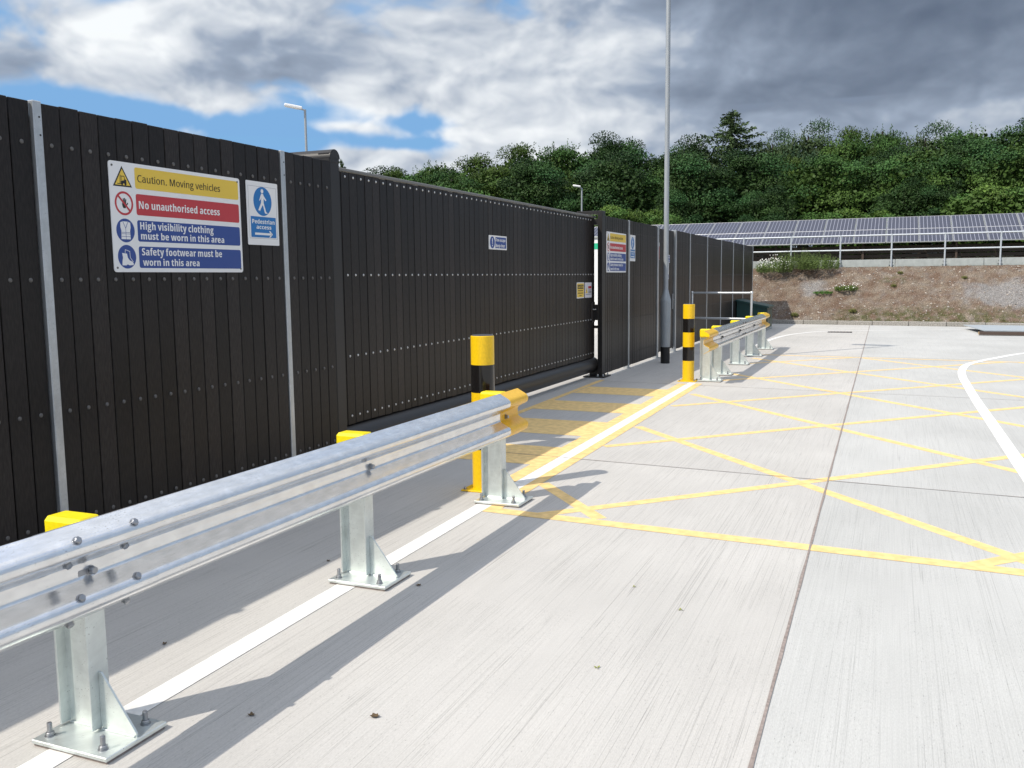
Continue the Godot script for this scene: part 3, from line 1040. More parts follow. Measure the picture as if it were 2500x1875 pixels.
# ------------------------------------------------------------------ build
func _ready() -> void:
	rng.seed = 7
	var cam := Camera3D.new()
	cam.name = "Camera"
	cam.position = Vector3(0, 1.52, 0)
	cam.rotation_order = EULER_ORDER_YXZ
	cam.rotation = Vector3(deg_to_rad(-6.69), deg_to_rad(22.81), deg_to_rad(-0.603))
	cam.fov = 45.91
	cam.near = 0.05
	cam.far = 900.0
	add_child(cam)
	cam.current = true
	var env := Environment.new()
	env.background_mode = Environment.BG_SKY
	env.sky = Sky.new()
	var sm := PanoramaSkyMaterial.new()
	sm.panorama = make_sky()
	env.sky.sky_material = sm
	env.sky_rotation = Vector3(0, PI, 0)     # the seam of the panorama goes behind the camera
	env.background_energy_multiplier = 1.0 / SKY_SCALE
	env.tonemap_mode = Environment.TONE_MAPPER_LINEAR
	env.tonemap_exposure = 0.88
	env.sdfgi_enabled = true
	env.ssao_enabled = true
	env.ssil_enabled = true
	var we := WorldEnvironment.new()
	we.name = "Daylight"
	we.environment = env
	add_child(we)
	var sun := DirectionalLight3D.new()
	sun.name = "Sun"
	sun.light_energy = 1.56
	sun.light_color = Color(1.0, 0.965, 0.91)
	sun.light_angular_distance = 0.5
	sun.shadow_enabled = true
	add_child(sun)
	sun.look_at_from_position(-SUN_RUN * 10.0, Vector3.ZERO, Vector3.UP)

	materials()
	make_profile()
	bolt_mesh = coach_bolt()
	land()
	markings()
	fences()
	barriers()
	signs()
	background()
	wood()
	small_things()

func land() -> void:
	# far ground to the horizon, and the raised ground behind the bank
	var st := begin()
	ground_poly(st, [Vector2(-420, -420), Vector2(420, -420), Vector2(420, 420), Vector2(-420, 420)], -0.06)
	structure(put("ground", st.commit(), M.yard_far, self))
	st = begin()
	ground_poly(st, [Vector2(-90, -31.28), Vector2(90, -31.28), Vector2(90, -41), Vector2(-90, -41)], 1.74)
	quad(st, Vector3(-90, 1.74, -41), Vector3(90, 1.74, -41), Vector3(120, 3.2, -75), Vector3(-120, 3.2, -75))
	quad(st, Vector3(-120, 3.2, -75), Vector3(120, 3.2, -75), Vector3(160, 3.0, -200), Vector3(-160, 3.0, -200))
	structure(put("raised_field", st.commit(), M.meadow, self))
	# concrete yard: slabs with open joints
	var yard := struct_node("concrete_yard")
	st = begin()
	ground_poly(st, [Vector2(-30, 8), Vector2(30, 8), Vector2(30, kerb_z(30.0)), Vector2(-30, kerb_z(-30.0))], -0.014)
	put("sub_base", st.commit(), M.subbase, yard)
	var xs := [-23.0, -18.5, -14.0, -9.4, -4.86, -0.33, 4.25, 8.8, 13.4, 18.0]
	var zs := [9.4, 3.95, -1.5, -6.955, -12.37, -17.9, -23.4]
	var sl := [0.07, 0.07, 0.07, 0.07, 0.09, 0.09, 0.10]
	var X := func(i: int, z: float) -> float: return xs[i] + 0.0104 * z
	var corner := func(i: int, j: int) -> Vector2:
		var x: float = xs[i]
		var z: float = kerb_z(x) if j >= zs.size() else zs[j] + sl[j] * x
		x = X.call(i, z)
		return Vector2(x, kerb_z(x) if j >= zs.size() else zs[j] + sl[j] * x)
	for i in xs.size() - 1:
		for j in zs.size():
			var g := 0.0045
			var a: Vector2 = corner.call(i, j) + Vector2(g, -g)
			var b: Vector2 = corner.call(i + 1, j) + Vector2(-g, -g)
			var c: Vector2 = corner.call(i + 1, j + 1) + Vector2(-g, g)
			var d: Vector2 = corner.call(i, j + 1) + Vector2(g, g)
			st = begin()
			var off := Vector2(rng.randf() * 20, rng.randf() * 20)
			for p in [a, c, b, a, d, c]:
				st.set_uv(p + off)
				st.set_uv2(p + off * 0.37)
				st.set_normal(Vector3.UP)
				st.add_vertex(Vector3(p.x, 0, p.y))
			var ring := [a, b, c, d]
			for k in 4:
				var p: Vector2 = ring[k]
				var q: Vector2 = ring[(k + 1) % 4]
				quad(st, Vector3(q.x, 0, q.y), Vector3(p.x, 0, p.y), Vector3(p.x, -0.012, p.y), Vector3(q.x, -0.012, q.y))
			put("concrete_slab", st.commit(), M.concrete if i < 5 else M.concrete_right, yard)
	# joint filler, a little uneven in width
	for i in range(4, 7):
		st = begin()
		var pts := []
		var ws := []
		for k in 240:
			var z := 3.0 - k * (31.6 / 239.0)
			pts.append(Vector2(X.call(i, z) + rng.randf_range(-0.0005, 0.0005), z))
			ws.append(0.0125 + 0.0025 * sin(k * 0.9) + rng.randf_range(-0.0012, 0.0012))
		ribbon(st, pts, ws, 0.0040)
		put("joint_sealant", st.commit(), M.sealant, yard)
	for j in range(2, 7):
		st = begin()
		var pts := []
		var ws := []
		for k in 160:
			var x := -7.0 + k * (15.0 / 159.0)
			pts.append(Vector2(x, zs[j] + sl[j] * x + rng.randf_range(-0.0015, 0.0015)))
			ws.append(rng.randf_range(0.005, 0.011))
		ribbon(st, pts, ws, 0.0036)
		put("joint_sealant", st.commit(), M.sealant, yard)
	# kerb stones
	var kerb := struct_node("kerb")
	var dir := Vector2(1, 0.129).normalized()
	for k in range(-14, 15):
		var p := Vector2(0.43 + k * 1.0 * dir.x, 0)
		p.y = kerb_z(p.x)
		st = begin()
		bx(st, Vector3.ZERO, Vector3(0.990, 0.17, 0.125), 0.012)
		put("kerb_stone", st.commit(), M.kerb0 if rng.randf() < 0.6 else M.kerb1, kerb, Vector3(p.x + 0.5, 0.04 + rng.randf_range(-0.004, 0.004), kerb_z(p.x + 0.5) - 0.066), Basis(Vector3.UP, -atan(0.129)))
	bank()

func bank() -> void:
	var n1 := noise(0.5, 4, 61)
	var n2 := noise(2.4, 3, 62)
	var n3 := noise(9.0, 2, 63)
	var NX := 420
	var NS := 72
	var P := []
	var C := []
	for j in NS + 1:
		for i in NX + 1:
			var x := -11.0 + 22.0 * i / NX
			var s := float(j) / NS
			var p := bank_point(x, s)
			var w := sin(clampf(s, 0.0, 1.0) * PI)
			p.y += (n1.get_noise_2d(x, s * 3) * 0.10 + n2.get_noise_2d(x, s * 3.2) * 0.045) * w + n3.get_noise_2d(x, s * 3.2) * 0.022
			P.append(p)
			# what the ground is made of: red marl, grey stone dust, moss and grass by the kerb
			var red := Color(0.250, 0.172, 0.127).lerp(Color(0.36, 0.292, 0.228), clampf(0.5 + n2.get_noise_2d(x * 0.7 + 9, s * 2) * 1.1, 0, 1))
			var g := 0.0
			g = maxf(g, 1.0 - Vector2((x - 3.4) / 2.0, (s - 0.50) / 0.30).length())
			g = maxf(g, 0.75 - Vector2((x + 2.4) / 0.7, (s - 0.62) / 0.30).length())
			g = maxf(g, 0.7 - Vector2((x - 6.5) / 2.0, (s - 0.6) / 0.4).length())
			g = smoothstep(-0.05, 0.5, g + n2.get_noise_2d(x + 30, s * 3) * 0.30)
			var c := red.lerp(Color(0.42, 0.41, 0.405), g * 0.85)
			var moss := smoothstep(0.30, 0.02, s - 0.08 * (1.0 - absf(x - 1.2) / 3.0)) * clampf(0.45 + n2.get_noise_2d(x * 1.4, s * 4 + 50) * 1.3, 0, 1)
			moss *= smoothstep(-2.2, -0.9, x)
			moss = maxf(moss, 0.8 * smoothstep(0.9, 0.2, Vector2((x + 0.02) / 0.75, (s - 0.74) / 0.13).length()) * clampf(0.4 + n2.get_noise_2d(x * 2, s * 6) * 1.4, 0, 1))
			C.append(c.lerp(Color(0.135, 0.150, 0.060), moss * 0.8) * (1.0 + n3.get_noise_2d(x * 2, s * 7) * 0.35))
	var st := begin()
	var W := NX + 1
	for j in NS:
		for i in NX:
			for k in [[i, j], [i + 1, j + 1], [i + 1, j], [i, j], [i, j + 1], [i + 1, j + 1]]:
				var id: int = k[1] * W + k[0]
				var xa: Vector3 = P[k[1] * W + mini(k[0] + 1, NX)] - P[k[1] * W + maxi(k[0] - 1, 0)]
				var ya: Vector3 = P[mini(k[1] + 1, NS) * W + k[0]] - P[maxi(k[1] - 1, 0) * W + k[0]]
				st.set_normal(xa.cross(ya).normalized())
				st.set_color(C[id])
				st.set_uv(Vector2(P[id].x, P[id].y - P[id].z))
				st.add_vertex(P[id])
	structure(put("embankment", st.commit(), M.dirt, self))
	# loose stones lying on the bank
	st = begin()
	rng.seed = 71
	for k in 2600:
		var x := rng.randf_range(-4.6, 6.0)
		var s := rng.randf_range(0.01, 0.99)
		var p := bank_point(x, s)
		var r := 0.010 + 0.028 * pow(rng.randf(), 3.0)
		var c := Color(0.34, 0.27, 0.22).lerp(Color(0.46, 0.43, 0.39), rng.randf()) * rng.randf_range(0.5, 1.2)
		var b := Basis(rand_dir(), rng.randf() * TAU)
		var v := [Vector3(r * rng.randf_range(0.8, 1.6), 0, 0), Vector3(0, r * rng.randf_range(0.5, 1.0), 0), Vector3(0, 0, r), Vector3(-r, 0, 0), Vector3(0, -r * 0.7, 0), Vector3(0, 0, -r * rng.randf_range(0.8, 1.3))]
		var w := sin(s * PI)
		p.y += (n1.get_noise_2d(x, s * 3) * 0.10 + n2.get_noise_2d(x, s * 3.2) * 0.045) * w + n3.get_noise_2d(x, s * 3.2) * 0.022
		st.set_color(c)
		for f in [[0, 1, 2], [2, 1, 3], [3, 1, 5], [5, 1, 0], [2, 4, 0], [3, 4, 2], [5, 4, 3], [0, 4, 5]]:
			tri(st, p + b * v[f[0]], p + b * v[f[1]], p + b * v[f[2]])
	var o := put("loose_stones", st.commit(), M.stone, self)
	stuff(o)
	tag(o, "loose red and grey stones scattered over the bare bank", "stones")
	# thin grass along the kerb
	rng.seed = 72
	for k in 1500:
		var x := rng.randf_range(-1.6, 4.4)
		var s := pow(rng.randf(), 2.0) * 0.24
		if n2.get_noise_2d(x * 1.4, s * 4 + 50) < -0.12:
			continue
		var p := bank_point(x, s)
		for j in 4:
			var d := (Vector3.UP + rand_dir() * 0.8).normalized()
			var t := rng.randf_range(0.7, 1.3)
			leaf(p + rand_dir() * 0.03, d, d.cross(rand_dir()).normalized(), rng.randf_range(0.02, 0.06), 0.010, Color(0.13 * t, 0.145 * t, 0.05 * t))
	o = put("grass", leaves_done(), M.leaf, self)
	stuff(o)
	tag(o, "thin short grass growing along the foot of the bank", "grass")

func markings() -> void:
	var white := func(z: float) -> float: return -2.415 + (z + 0.0) * 0.0150     # centre of the white edge line
	var st := begin()
	var pts := []
	for k in 28:
		var z := 0.9 - k * 0.51
		pts.append(Vector2(white.call(z), z))
	ribbon(st, pts, 0.108, 0.0028)
	structure(put("white_edge_line", st.commit(), M.white_paint, self))
	# cross-hatched box: borders, then the two sets of diagonals, each on its own level
	st = begin()
	var zn := func(x: float) -> float: return -5.235 + 0.066 * (x + 1.0)
	var zf := func(x: float) -> float: return -17.75 + 0.09 * (x + 1.0)
	ribbon(st, [Vector2(-2.44, zn.call(-2.44)), Vector2(3.6, zn.call(3.6))], 0.118, 0.0020)
	ribbon(st, [Vector2(-2.44, zf.call(-2.44)), Vector2(3.6, zf.call(3.6))], 0.10, 0.0020)
	structure(put("yellow_box_border", st.commit(), M.yellow_paint, self))
	st = begin()
	ribbon(st, [Vector2(white.call(-6.0) + 0.108, -5.32), Vector2(white.call(-12.75) + 0.104, -12.78)], 0.10, 0.0024)
	structure(put("yellow_box_border", st.commit(), M.yellow_paint, self))
	for set in 2:
		st = begin()
		for k in range(-4, 6):
			var zc := -6.84 - 2.725 * k
			var slope: float = 1.165 if set == 0 else -1.03
			var xa := -2.36
			var xb := 3.6
			var seg := []
			for i in 61:
				var x := lerpf(xa, xb, i / 60.0)
				var z := zc + slope * (x + 0.59)
				if z < zn.call(x) and z > zf.call(x):
					seg.append(Vector2(x, z))
			if seg.size() > 2:
				ribbon(st, [seg[0], seg[seg.size() - 1]], 0.098, 0.0008 if set == 0 else 0.0014)
		structure(put("yellow_diagonals", st.commit(), M.yellow_paint, self))
	# hatched strip in front of the gate
	st = begin()
	ribbon(st, [Vector2(-3.83, -6.7), Vector2(-3.885, -10.0), Vector2(-3.94, -12.82)], 0.085, 0.0020)
	structure(put("gate_zone_border", st.commit(), M.yellow_paint, self))
	st = begin()
	ribbon(st, [Vector2(white.call(-6.1) - 0.118, -6.15), Vector2(white.call(-12.7) - 0.112, -12.7)], 0.120, 0.0024)
	structure(put("gate_zone_border", st.commit(), M.yellow_paint, self))
	st = begin()
	for b in [[-6.80, -7.58], [-8.20, -9.07], [-9.74, -10.51], [-11.26, -12.0]]:
		ground_poly(st, [Vector2(-3.86, b[0]), Vector2(-2.66, b[0] + 0.02), Vector2(-2.67, b[1] + 0.02), Vector2(-3.87, b[1])], 0.0014)
	structure(put("gate_zone_bars", st.commit(), M.yellow_paint, self))
	# white lane line that bends away to the right, and the edge line under the bank
	st = begin()
	var L := [Vector2(1.07, 3.0), Vector2(1.045, -0.2), Vector2(1.02, -3.2), Vector2(0.99, -6.0), Vector2(0.972, -8.0), Vector2(0.965, -10.0), Vector2(0.955, -12.0), Vector2(0.962, -13.6), Vector2(0.975, -14.8), Vector2(1.03, -15.8), Vector2(1.16, -16.75), Vector2(1.40, -17.5), Vector2(1.72, -18.25), Vector2(2.32, -19.5), Vector2(3.4, -20.9), Vector2(5.2, -22.2)]
	var sm := []
	for i in L.size() - 1:
		for k in 6:
			sm.append(L[i].cubic_interpolate(L[i + 1], L[maxi(i - 1, 0)], L[mini(i + 2, L.size() - 1)], k / 6.0))
	ribbon(st, sm, 0.112, 0.0028)
	structure(put("white_lane_line", st.commit(), M.white_paint, self))
	st = begin()
	var F := [Vector2(-2.72, -20.2), Vector2(-2.68, -21.3), Vector2(-2.60, -22.8), Vector2(-2.42, -24.0), Vector2(-2.14, -24.87), Vector2(-1.74, -25.6), Vector2(-0.66, -26.3), Vector2(1.15, -26.9), Vector2(3.2, -27.25), Vector2(6.5, -27.3)]
	sm = []
	for i in F.size() - 1:
		for k in 5:
			sm.append(F[i].cubic_interpolate(F[i + 1], F[maxi(i - 1, 0)], F[mini(i + 2, F.size() - 1)], k / 5.0))
	ribbon(st, sm, 0.10, 0.0028)
	structure(put("white_lane_line", st.commit(), M.white_paint, self))

func fences() -> void:
	fence_run("plank_fence", "near black plank fence with galvanised posts, left of the sliding gate", [[0.57, 0.052, -4.028], [-1.43, 0.052, -4.028], [-3.424, 0.052, -4.028], [-5.452, 0.050, -4.042]], 1.9, -6.050, 0.0, true)
	fence_run("plank_fence", "black plank fence between the gate catch post and the pedestrian gate", [[-14.655, 0.066, -4.041], [-16.635, 0.09, -4.034]], -13.335, -16.72, 0.0, false)
	fence_run("plank_fence", "far black plank fence with thin posts running to the bank", [[-18.12, 0.09, -4.034], [-19.53, 0.06, -4.040], [-21.47, 0.06, -4.040], [-23.33, 0.06, -4.040], [-25.19, 0.06, -4.040], [-26.98, 0.06, -4.040], [-28.86, 0.07, -4.040]], -18.06, -28.9, 0.0030, false)
	return_fence()
	# pedestrian gate, set back between two square posts
	var t := thing("pedestrian_gate", "narrow plank pedestrian gate set back behind the tall lamp post", "gate")
	var st := begin()
	bx(st, Vector3(-4.112, 1.25, -17.385), Vector3(0.012, 2.25, 1.30), 0.0)
	put("added_dark_backing", st.commit(), M.backing, t)  # added behind the leaf to keep its plank gaps dark
	var cache := {}
	var zs := []
	for i in 11:
		var z := -16.80 - i * 0.1175
		plank(t, z, -4.066, 0.09, 2.40, 0.110, cache)
		zs.append(z)
	bolts_joined(t, "bolts", zs, [0.85, 1.53, 2.16], -4.066, 0.0105, M.bolt_dull)
	st = begin()
	bx(st, Vector3(-4.058, 1.02, -17.93), Vector3(0.02, 0.30, 0.05), 0.004)
	var plate := put("lock_plate", st.commit(), M.steel, t)
	st = begin()
	tube(st, [Vector3(-4.075, 1.05, -17.93), Vector3(-4.03, 1.05, -17.93), Vector3(-4.03, 1.05, -17.81)], 0.009, 8)
	put("handle", st.commit(), M.steel, plate)
	# sliding gate
	t = thing("sliding_gate", "long black plank sliding gate on a round bottom beam", "gate")
	zs = []
	for i in 57:
		var z := -6.36 - PITCH * i
		plank(t, z, GX, 0.30, 2.395, PITCH - 0.0058, cache)
		zs.append(z)
	st = begin()
	bx(st, Vector3(GX - 0.028, 1.34, -9.80), Vector3(0.012, 2.08, 6.95), 0.0)
	put("added_dark_backing", st.commit(), M.backing, t)  # added sheet that stops light coming through between the gate planks
	bolts_joined(t, "bolts", zs, [0.371, 0.878, 1.555, 2.36], GX, 0.0105, M.bolt_bright)
	st = begin()
	bx(st, Vector3(GX - 0.035, 2.412, -9.80), Vector3(0.085, 0.030, 7.04), 0.006)
	put("top_capping", st.commit(), M.capping, t)
	st = begin()
	tube(st, [Vector3(GX - 0.055, 0.182, -5.6), Vector3(GX - 0.055, 0.182, -13.30)], 0.118, 28)
	put("bottom_beam", st.commit(), M.brown_steel, t)
	for z in [-6.29, -13.295]:
		st = begin()
		bx(st, Vector3(GX - 0.055, 1.36, z), Vector3(0.07, 2.08, 0.05), 0.004)
		put("end_stile", st.commit(), M.black_steel, t)
	st = begin()
	bx(st, Vector3(GX - 0.03, 0.99, -13.16), Vector3(0.10, 0.30, 0.14), 0.006)
	bx(st, Vector3(GX + 0.006, 1.0, -13.11), Vector3(0.012, 0.26, 0.06), 0.004)
	var lock := put("lock_case", st.commit(), M.black_steel, t)
	st = begin()
	tube(st, [Vector3(GX + 0.01, 1.03, -13.12), Vector3(GX + 0.055, 1.03, -13.12), Vector3(GX + 0.055, 1.03, -13.22)], 0.010, 8)
	put("handle", st.commit(), M.bolt_bright, lock)
	# guide post at the near end: two uprights under a rounded head
	t = thing("gate_guide_post", "black steel guide post with rounded head at the near end of the gate", "gate post")
	st = begin()
	bx(st, Vector3(-4.105, 1.25, -6.115), Vector3(0.11, 2.50, 0.128), 0.006)
	put("upright", st.commit(), M.black_steel, t)
	st = begin()
	bx(st, Vector3(-4.50, 1.25, -6.115), Vector3(0.11, 2.50, 0.128), 0.006)
	put("upright", st.commit(), M.black_steel, t)
	st = begin()
	for k in 13:                     # rounded head along the gate's cross direction
		var a0 := PI * k / 12.0
		if k == 12:
			break
		var a1 := PI * (k + 1) / 12.0
		var n0 := Vector3(0, sin(a0), cos(a0))
		var n1 := Vector3(0, sin(a1), cos(a1))
		var c := Vector3(0, 2.455, -6.115)
		var e0 := Vector3(-4.56, 0, 0)
		var e1 := Vector3(-4.046, 0, 0)
		quads(st, [c + e1 + n0 * 0.070, c + e1 + n1 * 0.070, c + e0 + n1 * 0.070, c + e0 + n0 * 0.070], [n0, n1, n1, n0], [Vector2.ZERO, Vector2.ZERO, Vector2.ZERO, Vector2.ZERO])
		tri(st, c + e1, c + e1 + n0 * 0.070, c + e1 + n1 * 0.070)
		tri(st, c + e0, c + e0 + n1 * 0.070, c + e0 + n0 * 0.070)
	bx(st, Vector3(-4.303, 2.44, -6.115), Vector3(0.51, 0.05, 0.136), 0.008)
	put("rounded_head", st.commit(), M.black_steel, t)
	# catch post at the far end
	t = thing("gate_catch_post", "black steel catch post with top arm at the far end of the gate", "gate post")
	st = begin()
	bx(st, Vector3(-4.085, 1.25, -13.245), Vector3(0.072, 2.50, 0.165), 0.005)
	put("upright", st.commit(), M.black_steel, t)
	st = begin()
	bx(st, Vector3(-4.285, 2.475, -13.215), Vector3(0.33, 0.05, 0.09), 0.004)
	put("top_arm", st.commit(), M.black_steel, t)
	st = begin()
	bx(st, Vector3(-4.17, 2.335, -13.20), Vector3(0.11, 0.085, 0.08), 0.004)
	put("catch_fork", st.commit(), M.black_steel, t)
	st = begin()
	bx(st, Vector3(-4.145, 0.985, -13.20), Vector3(0.075, 0.235, 0.10), 0.004)
	put("lock_keep", st.commit(), M.black_steel, t)
	st = begin()
	bx(st, Vector3(-4.15, 0.011, -13.23), Vector3(0.34, 0.022, 0.34), 0.003)
	bx(st, Vector3(-4.20, 0.10, -13.27), Vector3(0.14, 0.16, 0.10), 0.004)
	put("base_plate", st.commit(), M.black_steel, t)
	for p in [Vector3(-4.02, 0.022, -13.12), Vector3(-4.10, 0.022, -13.11), Vector3(-4.02, 0.022, -13.36)]:
		hex_bolt(t, p, Vector3.UP, 0.012, 0.03, M.bolt_bright, "anchor_bolt")

func return_fence() -> void:        # the fence turns the corner at the bank and runs away to the left
	var t := thing("plank_fence", "return leg of the black plank fence running left along the foot of the bank", "fence", Vector3(-4.06, 0, -28.90), PI / 2)
	var cache := {}
	for i in 48:
		plank(t, -0.09 - PITCH * i, 0.0, 0.045, 2.385, PITCH - 0.0075, cache)
	var st := begin()
	bx(st, Vector3(-0.032, 1.2, -3.0), Vector3(0.012, 2.26, 5.9), 0.0)
	put("added_dark_backing", st.commit(), M.backing, t)  # added to close off light between these planks

func barriers() -> void:
	var YC := 0.592
	var BX := -2.410
	var t := thing("crash_barrier", "near galvanised crash barrier with yellow end piece and yellow post caps", "crash barrier")
	put("beam", beam(BX, YC, 1.6, -2.337, 0.0035), M.zinc_rail, t)
	put("beam", beam(BX, YC, -1.92, -5.505), M.zinc_rail, t)
	put("end_terminal", beam(BX, YC, -5.36, -5.825, -0.0034, 1.0), M.yellow_end, t)
	for z in [-0.42, -2.137, -3.848, -5.572]:
		barrier_post(t, z)
	for z in [-2.020, -2.252]:
		for b in [[0.713, Vector3(0.82, 0.57, 0), 0.0715], [0.632, Vector3(0.86, -0.5, 0), 0.045], [0.526, Vector3(0.82, 0.57, 0), 0.0485], [0.437, Vector3(0.75, -0.66, 0), 0.036]]:
			var off: float = profile_x(b[0] - YC)
			hex_bolt(t, Vector3(BX + off + 0.005, b[0], z), b[1], 0.0125, 0.014, M.steel)
	for p in [[-2.122, 0.0035], [-3.862, 0.0], [-5.605, -0.0035]]:
		hex_bolt(t, Vector3(BX + 0.006 + p[1], 0.582, p[0]), Vector3(1, 0, 0), 0.0135, 0.022, M.steel)
	var st := begin()
	bx(st, Vector3(BX + 0.0085, 0.582, -2.105), Vector3(0.004, 0.020, 0.062), 0.001)
	put("slotted_washer", st.commit(), M.steel, t)
	# the far one
	t = thing("crash_barrier", "far galvanised crash barrier with yellow flared ends beside the black and yellow bollard", "crash barrier")
	put("beam", beam(BX, YC + 0.006, -13.29, -18.56), M.zinc_rail, t)
	put("end_terminal", beam(BX, YC + 0.006, -12.60, -13.40, -0.0034, 1.0), M.yellow_end, t)
	put("end_terminal", beam(BX, YC + 0.006, -18.45, -19.24, -0.0034, 1.0), M.yellow_end, t)
	for z in [-13.16, -14.06, -15.80, -17.50, -19.20]:
		barrier_post(t, z)
	for z in [-14.05, -15.80, -17.50]:
		hex_bolt(t, Vector3(BX + 0.006, 0.586, z), Vector3(1, 0, 0), 0.014, 0.02, M.black_steel)
	for z in [-15.68, -15.92]:
		for y in [0.718, 0.640, 0.531, 0.445]:
			hex_bolt(t, Vector3(BX + profile_x(y - YC - 0.006) + 0.003, y, z), Vector3(0.9, 0.45, 0), 0.0125, 0.014, M.black_steel)
	bollard("black and yellow bollard behind the end of the near crash barrier", Vector3(-2.69, 0, -5.86))
	bollard("black and yellow bollard standing clear at the far end of the hatched strip", Vector3(-2.715, 0, -13.06))
	lamp_post("tall galvanised lamp post in front of the pedestrian gate", Vector3(-3.665, 0, -15.66), 0.0, 7.0, 0.98)
	# tubular hoop barrier across the footway
	t = thing("hoop_barrier", "galvanised tubular hoop barrier across the footway by the fence", "barrier")
	st = begin()
	tube(st, [Vector3(-3.92, 1.16, -19.30), Vector3(-2.70, 1.16, -18.98)], 0.021, 14)
	put("top_rail", st.commit(), M.galv_tube, t)
	st = begin()
	tube(st, [Vector3(-3.92, 0.63, -19.30), Vector3(-2.70, 0.63, -18.98)], 0.021, 14)
	put("middle_rail", st.commit(), M.galv_tube, t)
	for p in [Vector3(-3.95, 0, -19.31), Vector3(-2.67, 0, -18.97)]:
		st = begin()
		tube(st, [p, p + Vector3(0, 1.16, 0)], 0.022, 14)
		lathe(st, [[0.06, 0.0], [0.06, 0.01], [0.0, 0.01]], 16, p)
		put("leg", st.commit(), M.galv_tube, t)
		for y in [0.63, 1.16]:
			st = begin()
			lathe(st, [[0.0, -0.036], [0.022, -0.030], [0.030, -0.014], [0.030, 0.014], [0.022, 0.030], [0.0, 0.036]], 14, p + Vector3(0, y, 0))
			put("tube_clamp", st.commit(), M.galv_tube, t)
	# green cabinet by the fence
	t = thing("utility_cabinet", "dark green utility cabinet with sloping lid by the far end of the fence", "cabinet", Vector3(-3.62, 0, -26.3), 0.0)
	st = begin()
	flat_poly(st, PackedVector2Array([Vector2(-0.40, 0.06), Vector2(0.42, 0.06), Vector2(0.42, 0.62), Vector2(-0.40, 0.80)]), -0.55, 0.55)
	put("body", st.commit(), M.green_box, t)
	st = begin()
	flat_poly(st, PackedVector2Array([Vector2(-0.42, 0.802), Vector2(0.47, 0.612), Vector2(0.47, 0.66), Vector2(-0.42, 0.85)]), -0.60, 0.60)
	put("lid", st.commit(), M.green_box, t)
	st = begin()
	bx(st, Vector3(0.0, 0.03, 0.0), Vector3(0.86, 0.06, 1.14), 0.004)
	put("plinth", st.commit(), M.plinth, t)
	for z in [-0.27, 0.27]:
		st = begin()
		bx(st, Vector3(0.424, 0.34, z), Vector3(0.012, 0.48, 0.50), 0.004)
		var door := put("door", st.commit(), M.green_box, t)
		st = begin()
		bx(st, Vector3(0.434, 0.36, z * 0.25), Vector3(0.012, 0.09, 0.025), 0.003)
		put("handle", st.commit(), M.black_steel, door)

func profile_x(y: float) -> float:
	for i in beam_profile.size() - 1:
		if beam_profile[i].y <= y and beam_profile[i + 1].y >= y:
			return lerpf(beam_profile[i].x, beam_profile[i + 1].x, (y - beam_profile[i].y) / maxf(1e-6, beam_profile[i + 1].y - beam_profile[i].y))
	return 0.0

